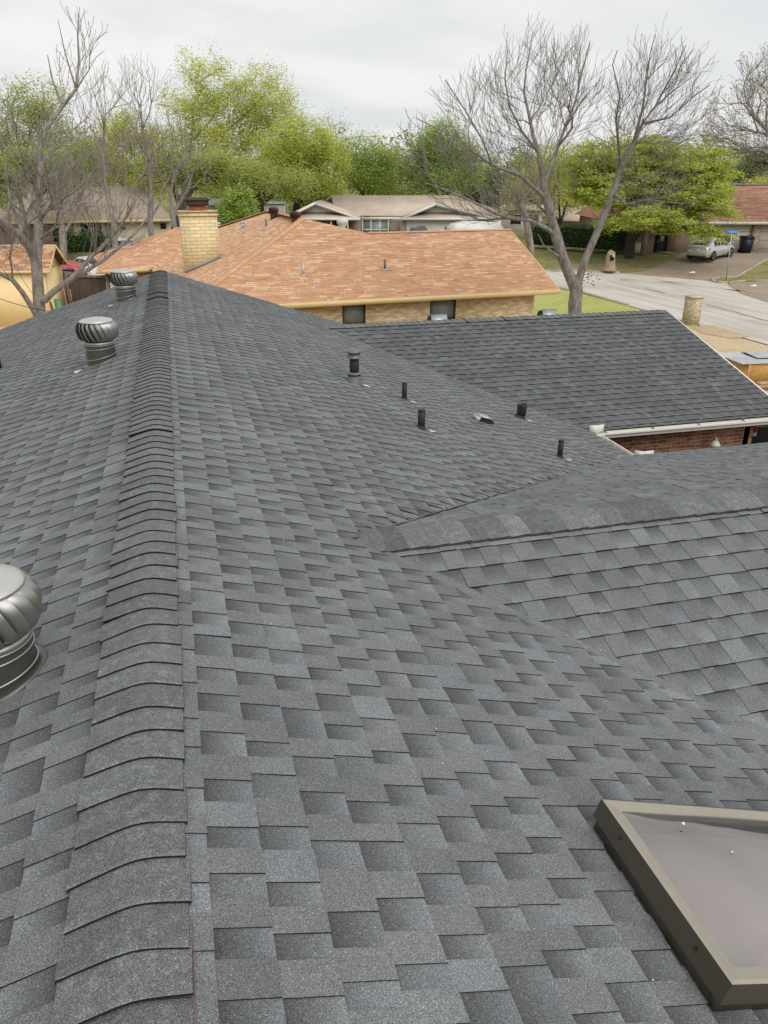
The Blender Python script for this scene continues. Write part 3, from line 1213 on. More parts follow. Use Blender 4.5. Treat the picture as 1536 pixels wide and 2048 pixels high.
for (d, l, s) in ((0.22, p0, 1), (0.95, p0, 1), (0.22, p1, -1), (0.95, p1, -1)):
    mb = MB()
    a, b = SA(d, l, ch + 0.005), SA(d, l - 0.007 * s, ch + 0.005)
    mb.tube([a, b], [0.006, 0.0045], 8)
    mb.build('screw', M['black'], sk)
for (d, l) in ((o0, 0.15), (o0, 0.60)):
    mb = MB()
    mb.tube([SA(d, l, ch + 0.005), SA(d - 0.007, l, ch + 0.005)], [0.006, 0.0045], 8)
    mb.build('screw', M['black'], sk)
# acrylic dome
md, nt, b = base('tinted_acrylic')
dirt = noise(nt, coord(nt), 7, 5, 0.65)
nt.links.new(ramp(nt, dirt, [(0.3, (0.105, 0.092, 0.085)), (0.7, (0.165, 0.15, 0.142))]), b.inputs['Base Color'])
b.inputs['Roughness'].default_value = 0.12
gl = nn(nt, 'ShaderNodeBsdfGlossy')
gl.inputs['Roughness'].default_value = 0.035
gl.inputs['Color'].default_value = (0.85, 0.80, 0.78, 1)
m2 = nn(nt, 'ShaderNodeMixShader')
m2.inputs[0].default_value = 0.50
nt.links.new(b.outputs[0], m2.inputs[1])
nt.links.new(gl.outputs[0], m2.inputs[2])
tr = nn(nt, 'ShaderNodeBsdfTransparent')
tr.inputs['Color'].default_value = (0.86, 0.80, 0.76, 1)
mx = nn(nt, 'ShaderNodeMixShader')
mx.inputs[0].default_value = 0.56
nt.links.new(tr.outputs[0], mx.inputs[1])
nt.links.new(m2.outputs[0], mx.inputs[2])
nt.links.new(mx.outputs[0], nt.nodes['Material Output'].inputs[0])
mb = MB()
n1, n2 = 26, 20
vs = []
for i in range(n1 + 1):
    for j in range(n2 + 1):
        d = o0 + fw - 0.01 + (o1 - o0 - 2 * fw + 0.02) * i / n1
        l = p0 + fw - 0.01 + (p1 - p0 - 2 * fw + 0.02) * j / n2
        a, c = 2 * i / n1 - 1, 2 * j / n2 - 1
        hgt = 0.085 * ((1 - abs(a) ** 3) * (1 - abs(c) ** 3)) ** 0.72
        vs.append(SA(d, l, ft - 0.012 + hgt))
mb.mesh(vs, [(i * (n2 + 1) + j, (i + 1) * (n2 + 1) + j, (i + 1) * (n2 + 1) + j + 1, i * (n2 + 1) + j + 1) for i in range(n1) for j in range(n2)])
mb.build('dome', md, sk, smooth=True)
# light well beneath: pale walls, diffuser half way down
mb = MB()
mb.box((t, t, 0.026), (SL - t, SWd - t, 0.03), SA)
mb.build('diffuser', mat('diffuser_panel', (0.74, 0.70, 0.72), 0.6, 0, 0.03), sk)
mb = MB()
for (d0, l0, d1, l1) in ((t, t, SL - t, t), (SL - t, t, SL - t, SWd - t), (SL - t, SWd - t, t, SWd - t), (t, SWd - t, t, t)):
    mb.face([SA(d0, l0, 0.03), SA(d1, l1, 0.03), SA(d1, l1, ch), SA(d0, l0, ch)])
mb.build('light_well', mat('light_well_paint', (0.88, 0.70, 0.56), 0.7, 0, 0.05), sk)
for (d, l, s) in ((0.22, 0.16, 0.007), (0.33, 0.30, 0.004)):
    mb = MB()
    a, c = 2 * (d / SL) - 1, 2 * (l / SWd) - 1
    hgt = 0.085 * ((1 - a ** 4) * (1 - c ** 4)) ** 0.62
    mb.lathe(SA(d, l, ft - 0.012 + hgt - 0.001), [(s, 0), (s * 0.8, s * 0.6), (s * 0.2, s * 0.9)], 8)
    mb.build('dropping', M['paper'], sk)

# ------------------------------------------------------------------ ground, streets
import bmesh


def drape(name, poly, h, m, step=2.0, kind='structure', parent=None):
    bm = bmesh.new()
    vs = [bm.verts.new((p[0], p[1], 0)) for p in poly]
    bm.faces.new(vs)
    xs = [p[0] for p in poly]
    ys = [p[1] for p in poly]
    far = max(math.hypot(p[0], p[1]) for p in poly) > 54
    if far:
        for ax, lo, hi in ((0, min(xs), max(xs)), (1, min(ys), max(ys))):
            q = math.ceil(lo / step) * step
            while q < hi:
                co = [0, 0, 0]
                no = [0, 0, 0]
                co[ax] = q
                no[ax] = 1
                bmesh.ops.bisect_plane(bm, geom=bm.verts[:] + bm.edges[:] + bm.faces[:], plane_co=co, plane_no=no)
                q += step
    bmesh.ops.triangulate(bm, faces=bm.faces[:])
    for v in bm.verts:
        v.co.z = gz(v.co.x, v.co.y) + h
    bmesh.ops.recalc_face_normals(bm, faces=bm.faces[:])
    for f in bm.faces:
        if f.normal.z < 0:
            f.normal_flip()
    me = bpy.data.meshes.new(name)
    bm.to_mesh(me)
    bm.free()
    me.materials.append(m)
    o = bpy.data.objects.new(name, me)
    COL.objects.link(o)
    if kind:
        o['kind'] = kind
    if parent:
        o.parent = parent
    return o


lawn_far = mat_ground('far_lawn', [(0.30, (0.34, 0.255, 0.145)), (0.46, (0.27, 0.22, 0.105)), (0.54, (0.17, 0.185, 0.06)), (0.66, (0.13, 0.165, 0.045))], 0.22, 1.6, 14)
lawn_dry = mat_ground('dry_grass', [(0.34, (0.50, 0.37, 0.235)), (0.54, (0.56, 0.43, 0.275)), (0.62, (0.44, 0.37, 0.19)), (0.70, (0.22, 0.25, 0.07))], 0.5, 2.2, 12)
lawn_green = mat_ground('green_lawn', [(0.32, (0.42, 0.40, 0.15)), (0.46, (0.32, 0.37, 0.085)), (0.55, (0.43, 0.41, 0.15)), (0.68, (0.26, 0.33, 0.065))], 0.5, 3.0, 16)
m_road, nt, b = base('old_concrete_road')
co = coord(nt)
k = ramp(nt, noise(nt, co, 0.25, 6, 0.62), [(0.32, (0.44, 0.395, 0.34)), (0.5, (0.51, 0.465, 0.405)), (0.7, (0.56, 0.515, 0.455))])
k = mulc(nt, k, ramp(nt, noise(nt, mapping(nt, co, (1.6, 0.12, 1), (0, 0, 0.1)), 1.0, 5, 0.6), [(0.33, 0.80), (0.55, 1.04)]))
k = mulc(nt, k, ramp(nt, noise(nt, co, 25, 3, 0.7), [(0.3, 0.90), (0.7, 1.08)]))
nt.links.new(k, b.inputs['Base Color'])
b.inputs['Roughness'].default_value = 0.9
m_drive = mat_ground('stained_driveway', [(0.3, (0.25, 0.185, 0.135)), (0.5, (0.31, 0.245, 0.185)), (0.7, (0.37, 0.30, 0.235))], 0.35, 1.5, 18, bump=0.1)
m_kerb = mat('kerb_concrete', (0.40, 0.35, 0.28), 0.9, 0, 0.15, 1.5, 20)

bm = bmesh.new()
gx = [-600, -400, -250, -150, -110] + [-80 + 2 * i for i in range(81)] + [110, 150, 250, 400, 600]
gy = [-80, -40, 0, 20] + [36 + 2 * i for i in range(32)] + [120, 180, 300, 600]
grid = {}
for i, x in enumerate(gx):
    for j, y in enumerate(gy):
        grid[i, j] = bm.verts.new((x, y, gz(x, y)))
for i in range(len(gx) - 1):
    for j in range(len(gy) - 1):
        bm.faces.new((grid[i, j], grid[i + 1, j], grid[i + 1, j + 1], grid[i, j + 1]))
me = bpy.data.meshes.new('ground')
bm.to_mesh(me)
bm.free()
me.materials.append(lawn_far)
o = bpy.data.objects.new('ground', me)
COL.objects.link(o)
o['kind'] = 'structure'

KN = [(24, -30), (24, 38), (23.9, 43), (23.4, 46), (21.8, 48.6), (18.5, 51), (13, 53), (6, 54), (-60, 54)]
KF = [(-60, 62), (6, 62), (14, 59.4), (20, 56), (24.2, 53.3), (26.4, 52.5), (28.3, 51.7), (30.4, 50.4), (32.8, 48.2), (34.6, 45.6), (35.3, 43), (35.6, 41), (35.6, -30)]
drape('street', KN[::-1] + KF[::-1], 0.03, m_road)
drape('lawn', [(11.2, -12), (23.85, -12), (23.85, 31.0), (11.2, 31.0)], 0.03, lawn_dry)
drape('lawn', [(7, 31.0), (23.85, 31.0), (23.85, 38), (23.75, 43), (23.25, 45.9), (21.6, 48.4), (18.3, 50.8), (12.9, 52.8), (7, 53.7)], 0.034, lawn_green)
drape('lawn', [(-40, 17.6), (7, 17.6), (7, 53.7), (-40, 53.8)], 0.03, lawn_dry)
drape('bounce_slab', [(6.6, 9.7), (14, 9.7), (14, WY), (6.6, WY)], 0.04, M['concrete'])  # unseen pale slab added to bounce light onto the brick under the eaves
drape('path', [tuple(q[:2]) for q in (G(1385, 655), G(1425, 652), G(1500, 674), G(1470, 680), G(1402, 668))], 0.045, mat('tan_walk', (0.46, 0.34, 0.22), 0.95, 0, 0.15, 2, 25))


def kerb(pts, name='kerb', w=0.16, h=0.13, inward=1):
    mb = MB()
    for i in range(len(pts) - 1):
        a, b_ = vec(*pts[i], 0), vec(*pts[i + 1], 0)
        d = b_ - a
        L = np.linalg.norm(d)
        n = max(1, int(L / 3))
        nr = unit((-d[1], d[0], 0)) * w * inward
        for k in range(n):
            p, q = a + d * k / n, a + d * (k + 1) / n
            zs = [gz(p[0], p[1]), gz(q[0], q[1])]
            P_ = [p, q, q + nr, p + nr]
            Z_ = [zs[0], zs[1], zs[1], zs[0]]
            bot = [(c[0], c[1], z - 0.05) for c, z in zip(P_, Z_)]
            mb.prism(bot, (0, 0, h + 0.05))
    return mb.build(name, m_kerb, kind='structure')


kerb(KN[1:], inward=1)
kerb([(24, -30), (24, 24.0)], inward=1)
# far side: open where the driveway meets the road
drv0, drv1 = G(1240, 543), G(1424, 563)
kerb([(-60, 62), (6, 62), (14, 59.4), (20, 56), (24.2, 53.3), (26.4, 52.5), (28.3, 51.7), tuple(drv0[:2])], inward=1)
cpts = [G(1536, 520), G(1475, 551), G(1440, 557), G(1424, 561), G(1432, 566), G(1455, 567), G(1490, 563), G(1560, 549)]
mb = MB()
drive = [G(1242, 544), G(1290, 527), G(1345, 517), G(1372, 505), G(1420, 496), G(1580, 503), G(1536, 520), G(1475, 551), G(1440, 557), G(1424, 563)]
drape('driveway', [tuple(p[:2]) for p in drive], 0.042, m_drive)
drape('lawn', [tuple(p[:2]) for p in cpts[:8]] + [tuple(G(1640, 522)[:2])], 0.05, mat_ground('verge_grass', [(0.32, (0.33, 0.25, 0.13)), (0.46, (0.28, 0.23, 0.10)), (0.56, (0.17, 0.19, 0.05)), (0.68, (0.12, 0.17, 0.04))], 0.5, 2.6, 14))
kerb([tuple(p[:2]) for p in cpts], inward=-1)
drape('driveway', [tuple(G(*q)[:2]) for q in ((1455, 569), (1490, 566), (1560, 552), (1620, 585), (1536, 606), (1480, 588))], 0.046, m_drive)
# walk in front of the far house
drape('path', [tuple(G(*q)[:2]) for q in ((1075, 487), (1180, 494), (1260, 497), (1345, 506), (1345, 509), (1260, 500), (1180, 497), (1075, 490))], 0.05, mat('walk_concrete', (0.36, 0.28, 0.22), 0.9))
# tar lines and stains along the road
m_tar = mat('tar_line', (0.29, 0.265, 0.235), 0.9, 0, 0.25, 3, 30)
rt = random.Random(3)
for pts, w in (([(1390, 604), (1450, 620), (1536, 644), (1600, 664)], 0.05), ([(1100, 540), (1200, 552), (1330, 568), (1440, 578), (1536, 592)], 0.05), ([(1290, 578), (1330, 588)], 0.12), ([(1240, 560), (1275, 566)], 0.2), ([(1320, 563), (1400, 571)], 0.25), ([(1455, 580), (1480, 583)], 0.3)):
    P_ = [G(*q) for q in pts]
    Q = []
    for i in range(len(P_) - 1):
        for t in np.linspace(0, 1, 8, endpoint=False):
            Q.append(P_[i] + (P_[i + 1] - P_[i]) * t)
    Q.append(P_[-1])
    mb = MB()
    pr = None
    for i, q in enumerate(Q):
        d = unit(Q[min(i + 1, len(Q) - 1)] - Q[max(i - 1, 0)])
        nrm = vec(-d[1], d[0], 0) * w * rt.uniform(0.4, 1.2)
        zz = vec(q[0] , q[1] , gz(q[0], q[1]) + 0.046) + vec(rt.uniform(-.05, .05), rt.uniform(-.05, .05), 0)
        cur = (zz - nrm, zz + nrm)
        if pr:
            mb.face([pr[0], cur[0], cur[1], pr[1]])
        pr = cur
    mb.build('road_crack', m_tar, kind='structure')
# scraps lying on the road
for q, lb in (((1383, 547), 'white paper scrap lying on the driveway behind the silver car'), ((1505, 574), 'white paper scrap lying by the kerb at the right edge')):
    p = G(*q)
    mb = MB()
    mb.prism([(p[0] - .25, p[1] - .05, p[2] + .05), (p[0] + .2, p[1] - .12, p[2] + .05), (p[0] + .28, p[1] + .08, p[2] + .12), (p[0] - .1, p[1] + .12, p[2] + .07)], (0, 0, 0.02))
    tag(mb.build('paper_scrap', M['paper']), lb, 'litter')


# ------------------------------------------------------------------ orange-roofed neighbour
OA = rad(4.84)
OF = frame((14.76, 28.3, -2.3), OA)      # local: x along eave (negative to the left), y away
PO = 0.38
E_ = vec(math.cos(OA), math.sin(OA), 0)
N_ = vec(-math.sin(OA), math.cos(OA), 0)
pal = [(0.50, (0.54, 0.30, 0.175)), (0.24, (0.59, 0.345, 0.205)), (0.14, (0.66, 0.42, 0.26)), (0.12, (0.49, 0.265, 0.152))]
co_ = math.sqrt(1 + PO * PO)
orange = thing('ranch_house', 'tan brick ranch house with orange shingle roof just beyond the grey roof', 'house')
RB = 5.0           # run to the east wing's ridge
T1 = (-8.6, 6.4)
T2 = (-8.3, 14.6)
WA = -14.5
up = lambda b_: b_ * co_
mb = MB()
threetab(mb, OF(0, 0, 0), E_, N_ + vec(0, 0, PO), [(WA, 0), (0, 0), (0.38, up(RB)), (-6.25, up(RB)), (T1[0], up(T1[1])), (T1[0] - 0.02, up(T1[1]))], 31, pal)
mb.build('roof', M['orange'], orange)
mb = MB()
threetab(mb, OF(0.38, 2 * RB, 0), -E_, -N_ + vec(0, 0, PO), [(0, 0), (9, 0), (6.6, up(RB)), (0, up(RB))], 32, pal)
# west plane
threetab(mb, OF(WA, 0, 0), -N_, E_ + vec(0, 0, PO), [(-13.1, 0), (0, 0), (-6.2, up(6.1)), (-14.6, up(6.1)), (-17.2, up(4.0))], 33, [(0.42, (0.56, 0.32, 0.19)), (0.22, (0.61, 0.37, 0.22)), (0.26, (0.66, 0.42, 0.26)), (0.10, (0.50, 0.275, 0.16))], tw=0.28)
# east hip of the tall block, and its north hip
z1, z2 = PO * T1[1], PO * T2[1] * 0 + PO * T1[1]
mb.face([OF(-2.6, 0.4, PO * 0.4), OF(-2.6, 18, 0.2), OF(T2[0], T2[1], z2), OF(T1[0], T1[1], z1), OF(-6.25, RB, PO * RB)], (0.52, 0.29, 0.165))
mb.face([OF(-2.6, 18, 0.2), OF(-10.6, 17.05, PO * 4.05), OF(T2[0], T2[1], z2)], (0.52, 0.29, 0.165))
mb.build('roof', M['orange'], orange)
# west wing
mb = MB()
threetab(mb, OF(0, 13.0, 0), E_, N_ + vec(0, 0, PO), [(-16.9, 0), (-14.2, 0), (-10.2, up(4.05)), (-12.75, up(4.05))], 34, pal)
mb.face([OF(-16.9, 13, 0), OF(-12.75, 17.05, PO * 4.05), OF(-12.75, 17.1, PO * 4.05), OF(-16.9, 21.1, 0)], (0.52, 0.29, 0.165))
mb.face([OF(-12.75, 17.05, PO * 4.05), OF(-10.2, 17.05, PO * 4.05), OF(-10.2, 21.1, 0), OF(-16.9, 21.1, 0)], (0.52, 0.29, 0.165))
mb.build('roof', M['orange'], orange)


def hipcap(name, A, B, parent, m, col, w=0.15, n=None):
    A, B = vec(*A), vec(*B)
    L = np.linalg.norm(B - A)
    D = (B - A) / L
    H = unit(np.cross(D, vec(0, 0, 1)))
    n = n or int(L / 0.14)
    mb = MB()
    r = random.Random(9)
    for i in range(n):
        a, b_ = A + D * (L * i / n), A + D * (L * (i + 1.1) / n)
        c = tuple(x * r.uniform(0.92, 1.15) for x in col)
        up_ = vec(0, 0, 0.03)
        lo = vec(0, 0, -0.018)
        mb.face([a - H * w + lo, a + up_, b_ + up_ * 0.75, b_ - H * w + lo * 1.3], c)
        mb.face([a + up_, a + H * w + lo, b_ + H * w + lo * 1.3, b_ + up_ * 0.75], c)
        mb.face([a - H * w + lo - up_ * 0.4, a - H * w + lo, a + up_, a + up_ * 0.6], tuple(x * .6 for x in c))
    return mb.build(name, m, parent)


oc_ = (0.55, 0.32, 0.185)
hipcap('ridge_cap', OF(WA, 0, 0.0), OF(T1[0], T1[1], z1), orange, M['orange'], oc_, 0.17)
hipcap('ridge_cap', OF(T1[0], T1[1], z1), OF(T2[0], T2[1], z2), orange, M['orange'], oc_)
hipcap('ridge_cap', OF(-6.2, RB, PO * RB), OF(0.38, RB, PO * RB), orange, M['orange'], oc_)
hipcap('ridge_cap', OF(T2[0], T2[1], z2), OF(-10.6, 17.05, PO * 4.05), orange, M['orange'], oc_)
hipcap('ridge_cap', OF(-16.9, 13, 0), OF(-12.75, 17.05, PO * 4.05), orange, M['orange'], oc_)
hipcap('ridge_cap', OF(-12.75, 17.05, PO * 4.05), OF(-10.4, 17.05, PO * 4.05), orange, M['orange'], oc_)
# fascia, soffit, walls
mb = MB()
mb.box((WA, -0.035, -0.17), (0.03, -0.005, 0.0), OF)
mb.build('fascia', M['cream'], orange)
mb = MB()
mb.prism([OF(0.005, -0.03, 0.0), OF(0.385, RB, PO * RB), OF(0.385, RB, PO * RB - 0.17), OF(0.005, -0.03, -0.17)], tuple(E_ * 0.03))
mb.prism([OF(0.385, RB, PO * RB), OF(0.385, 2 * RB, 0), OF(0.385, 2 * RB, -0.17), OF(0.385, RB, PO * RB - 0.17)], tuple(E_ * 0.03))
mb.build('fascia', M['cream'], orange)
mb = MB()
mb.box((-17.0, 12.965, -0.17), (-14.2, 12.995, 0.0), OF)
mb.build('fascia', M['cream'], orange)
mb = MB()
mb.box((WA, 0.0, -0.19), (0.0, 0.62, -0.172), OF)
mb.box((-16.9, 13.0, -0.19), (-14.4, 13.6, -0.172), OF)
mb.build('soffit', M['cream'], orange)
zg = GZ + 2.3
def A4(px, py):
    n_ = -N_
    k_ = n_ @ vec(*OF(0, 0.6, 0))
    q_ = onp(px, py, n_, k_) - vec(14.76, 28.3, -2.3)
    return q_ @ E_


wins = [(A4(684, 630), A4(731, 630)), (A4(859, 622), A4(911, 622))]
wz0, wz1 = -1.62, -0.215
mb = MB()
xs = [WA + 0.5] + [q for w_ in wins for q in w_] + [-0.75]
for i in range(0, len(xs), 2):
    mb.box((xs[i], 0.55, zg), (xs[i + 1], 0.75, -0.20), OF)
for w_ in wins:
    mb.box((w_[0], 0.55, zg), (w_[1], 0.75, wz0), OF)
    mb.box((w_[0], 0.55, wz1), (w_[1], 0.75, -0.20), OF)
mb.build('wall', M['tanbrick'], orange)
mb = MB()
mb.box((-0.95, 0.76, zg), (-0.75, 2 * RB - 0.5, -0.20), OF)
mb.prism([OF(-0.95, 0.56, -0.2), OF(-0.95, 2 * RB - 0.5, -0.2), OF(-0.95, RB, PO * RB - 0.25)], tuple(E_ * 0.2))
mb.build('wall', M['tanbrick'], orange)
mb = MB()
mb.box((-16.2, 13.5, zg), (-14.3, 13.7, -0.2), OF)
mb.box((-16.2, 13.71, zg), (-16.0, 20.5, -0.2), OF)
mb.box((-14.15, 0.76, zg), (-13.95, 13.4, -0.2), OF)
mb.build('wall', M['tanbrick'], orange)
mb = MB()
mb.box((-16.27, 13.44, zg), (-16.12, 13.498, -0.2), OF)
mb.build('corner_board', M['cream'], orange)
for i, w_ in enumerate(wins):
    mb = MB()
    t = 0.055
    y0, y1 = 0.60, 0.68
    mb.box((w_[0], y0, wz0), (w_[0] + t, y1, wz1), OF)
    mb.box((w_[1] - t, y0, wz0), (w_[1], y1, wz1), OF)
    mb.box((w_[0] + t, y0, wz0), (w_[1] - t, y1, wz0 + t), OF)
    mb.box((w_[0] + t, y0, wz1 - t), (w_[1] - t, y1, wz1), OF)
    zm = wz0 + (wz1 - wz0) * 0.45
    mb.box((w_[0] + t, y0, zm - 0.02), (w_[1] - t, y1, zm + 0.02), OF)
    wf = mb.build('window', M['darkframe'], orange)
    for (a, c_) in ((wz0 + t, zm - 0.02), (zm + 0.02, wz1 - t)):
        mb = MB()
        mb.box((w_[0] + t, 0.64, a), (w_[1] - t, 0.655, c_), OF)
        mb.build('pane', M['screen'], wf)
    mb = MB()
    mb.box((w_[0] - 0.04, 0.47, wz0 - 0.07), (w_[1] + 0.04, 0.548, wz0 - 0.005), OF)
    mb.build('sill', M['tanbrick'], wf)
# chimney on the west slope
mb = MB()
cx0, cx1, cy0, cy1 = -13.5, -12.06, 6.65, 7.35
zr = lambda a: PO * (a - WA)
zt = 2.72
mb.box((cx0, cy0, 0.1), (cx1, cy1, zt - 0.17), OF)
mb.box((cx0 - 0.035, cy0 - 0.035, zt - 0.17), (cx1 + 0.035, cy1 + 0.035, zt - 0.085), OF)
mb.box((cx0 + 0.01, cy0 + 0.01, zt - 0.085), (cx1 - 0.01, cy1 - 0.01, zt), OF)
ch_ = mb.build('chimney', M['chimbrick'], orange)
mb = MB()
mb.box((cx0 - 0.05, cy0 - 0.05, zt), (cx1 + 0.05, cy1 + 0.05, zt + 0.05), OF)
mb.build('crown', mat('chimney_crown', (0.55, 0.47, 0.30), 0.9), ch_)
mb = MB()
mb.box((cx0 + 0.42, cy0 + 0.12, zt + 0.05), (cx1 - 0.42, cy1 - 0.12, zt + 0.24), OF)
mb.build('flue', M['terra'], ch_)
mb = MB()
mb.box((cx0 + 0.28, cy0 + 0.02, zt + 0.24), (cx1 - 0.28, cy1 - 0.02, zt + 0.43), OF)
mb.box((cx0 + 0.22, cy0 - 0.04, zt + 0.43), (cx1 - 0.22, cy1 + 0.04, zt + 0.48), OF)
mb.prism([OF(cx0 + 0.26, cy0, zt + 0.48), OF(cx1 - 0.26, cy0, zt + 0.48), OF(cx1 - 0.4, cy0 + 0.02, zt + 0.54), OF(cx0 + 0.4, cy0 + 0.02, zt + 0.54)], tuple(N_ * 0.68))
mb.build('chimney_cap', mat('rusty_cap_metal', (0.085, 0.062, 0.05), 0.6, 0.3, 0.2), ch_)
mb = MB()
mb.prism([OF(cx0 - 0.03, cy0 - 0.012, zr(cx0) + 0.01), OF(cx1 + 0.02, cy0 - 0.012, zr(cx1) + 0.01), OF(cx1 + 0.02, cy0 - 0.012, zr(cx1) + 0.15), OF(cx0 - 0.03, cy0 - 0.012, zr(cx0) + 0.15)], tuple(N_ * 0.01))
mb.build('flashing', mat('dull_flashing', (0.30, 0.31, 0.30), 0.55, 0.3), ch_)


def oz(x, y):
    """height of the orange west plane at world x,y"""
    a = (x - 14.76) * E_[0] + (y - 28.3) * E_[1]
    return -2.3 + PO * (a - WA) if a < T1[0] else -2.3 + PO * (2 * T1[0] - a - WA) + 0.2


for (a, bb) in ((-8.75, 6.95), (-8.7, 11.5)):
    p = OF(a, bb, 0)
    turbine(p[0], p[1], 1.0, m=M['maroon'], mneck=M['maroon'], zf=oz, parent=orange)


def opipe(a, bb, r, h, zb, m=M['galv'], capr=None):
    p = OF(a, bb, zb)
    mb = MB()
    mb.tube([(p[0], p[1], p[2] - 0.1), (p[0], p[1], p[2] + h)], [r, r], 12)
    if capr:
        mb.lathe((p[0], p[1], p[2] + h), [(r, -0.08), (capr, -0.06), (capr, 0.0), (r * 0.6, 0.04)], 12)
    o = mb.build('vent_pipe', m, orange)
    mb = MB()
    mb.box((-0.10, -0.10, -0.02), (0.10, 0.10, 0.0), lambda x, y, z: (p[0] + x, p[1] + y, p[2] + PO * y + 0.03 + z))
    mb.build('flashing', M['galv'], o)


opipe(-9.75, 1.85, 0.045, 0.40, PO * 1.85)
opipe(-6.5, 2.02, 0.05, 0.36, PO * 2.02, m=M['greymetal'])
opipe(-10.0, 12.75, 0.08, 0.30, PO * 4.5, capr=0.11)
opipe(-9.4, 10.0, 0.045, 0.32, PO * 5.1, m=M['greymetal'])
opipe(-10.5, 17.3, 0.09, 0.22, PO * 4.0, capr=0.13)

# ------------------------------------------------------------------ yellow shed
sp = onz(98, 541, -2.2)
SAng = rad(-13)
SF = frame((sp[0], sp[1], 0), SAng)     # x to the right along the eave, y away ; eave corner at origin
sz = gz(0, 38)
SE, SD, SP = -2.2, 2.5, 0.82
shed = thing('garden_shed', 'yellow painted wooden garden shed with orange shingle roof at the left edge', 'shed')
mb = MB()
er = vec(math.cos(SAng), math.sin(SAng), 0)
en = vec(-math.sin(SAng), math.cos(SAng), 0)
spal = [(0.5, (0.43, 0.24, 0.14)), (0.2, (0.36, 0.19, 0.11)), (0.3, (0.55, 0.36, 0.22))]
sl_ = math.sqrt(1 + SP * SP)
threetab(mb, SF(0, 0, SE), er, en + vec(0, 0, SP), [(-5, 0), (0, 0), (0, SD / 2 * sl_), (-5, SD / 2 * sl_)], 41, spal)
threetab(mb, SF(0, SD, SE), -er, -en + vec(0, 0, SP), [(0, 0), (5, 0), (5, SD / 2 * sl_), (0, SD / 2 * sl_)], 42, spal)
mb.build('roof', M['orange'], shed)
mb = MB()
mb.box((-5, -0.03, SE - 0.12), (0.02, -0.005, SE - 0.005), SF)
for (y0, y1, zz0, zz1) in ((0, SD / 2, SE, SE + SP * SD / 2), (SD / 2, SD, SE + SP * SD / 2, SE)):
    mb.prism([SF(0.0, y0, zz0 - 0.004), SF(0.0, y1, zz1 - 0.004), SF(0.0, y1, zz1 - 0.13), SF(0.0, y0, zz0 - 0.13)], tuple(er * 0.03))
mb.build('trim', M['cream'], shed)
mb = MB()
wx = -0.32
mb.box((-4.8, 0.14, sz), (wx, 0.20, SE - 0.02), SF)
mb.build('wall', M['yellow'], shed)
mb = MB()
mb.box((wx - 0.06, 0.201, sz), (wx, SD - 0.14, SE - 0.02), SF)
mb.prism([SF(wx - 0.06, 0.14, SE - 0.02), SF(wx - 0.06, SD - 0.14, SE - 0.02), SF(wx - 0.06, SD / 2, SE + SP * SD / 2 - 0.14)], tuple(er * 0.06))
mb.build('wall', M['yellow'], shed)
mb = MB()
mb.box((-4.8, SD - 0.2, sz), (wx - 0.061, SD - 0.14, SE - 0.02), SF)
mb.build('wall', M['yellow'], shed)
mb = MB()
for (a, b0) in ((wx + 0.001, 0.13), (wx + 0.001, SD - 0.25)):
    mb.box((a, b0, sz), (a + 0.03, b0 + 0.13, SE - 0.05), SF)
mb.build('corner_board', M['cream'], shed)
# things leaning by the shed
p = W(121, 605, 38.0)
mb = MB()
mb.prism([(p[0] - 0.2, p[1], sz), (p[0] + 0.1, p[1], sz), (p[0] - 0.05, p[1] + 0.25, sz + 1.45), (p[0] - 0.3, p[1] + 0.25, sz + 1.45)], (0.02, 0.09, 0.0))
gt = mb.build('folded_chair', M['greentool'])
tag(gt, 'green folded chair leaning between yellow shed and wooden fence', 'chair')
mb = MB()
mb.prism([(p[0] - 0.32, p[1] - .02, sz + .1), (p[0] - 0.25, p[1] - .02, sz + .1), (p[0] - 0.42, p[1] + 0.2, sz + 1.35), (p[0] - 0.48, p[1] + 0.2, sz + 1.35)], (0.0, 0.04, 0.0))
mb.build('leg', M['black'], gt)
p = W(138, 607, 37.0)
mb = MB()
mb.box((-0.7, -0.25, 0.98), (0.7, 0.25, 1.10), lambda x, y, z: (p[0] + x, p[1] + y, sz + z))
mb.box((-0.6, -0.1, 0.0), (-0.5, 0.1, 0.98), lambda x, y, z: (p[0] + x, p[1] + y, sz + z))
mb.box((0.5, -0.1, 0.0), (0.6, 0.1, 0.98), lambda x, y, z: (p[0] + x, p[1] + y, sz + z))
tag(mb.build('work_table', M['carwhite']), 'white topped work table standing in front of the wooden fence', 'table')

# ------------------------------------------------------------------ wooden fence and gate
fence = thing('wooden_fence', 'weathered grey brown picket fence with a gate beside the yellow shed', 'fence')
fa, fb = W(-60, 546, 44.5), W(226, 546, 40.5)
fd = fb - fa
fang = math.atan2(fd[1], fd[0])
FF = frame((fa[0], fa[1], GZ + 0.02), fang)
FLn = math.hypot(fd[0], fd[1])
fh = fb[2] - GZ - 0.02
gate0, gate1 = FLn - 2.45, FLn - 0.35
mb = MB()
x = 0
rf = random.Random(4)
while x < gate0 - 0.1:
    h = fh + rf.uniform(-0.03, 0.02)
    mb.box((x, -0.01 + rf.uniform(-.004, .004), 0), (x + 0.138, 0.01, h), FF)
    x += 0.146
mb.build('picket_panel', M['wood'], fence)
mb = MB()
x = gate0 + 0.12
while x < gate1 - 0.1:
    h = fh - 0.22 + rf.uniform(-0.02, 0.02)
    mb.box((x, -0.01, 0.04), (x + 0.138, 0.01, h), FF)
    x += 0.146
gt = mb.build('gate', mat('dark_gate_wood', (0.085, 0.062, 0.046), 0.9, 0, 0.35, 6, 40, stretch=(1, 1, 0.08)), fence)
mb = MB()
mb.box((gate0 + 0.1, -0.05, fh - 0.24), (gate1, -0.012, fh - 0.12), FF)
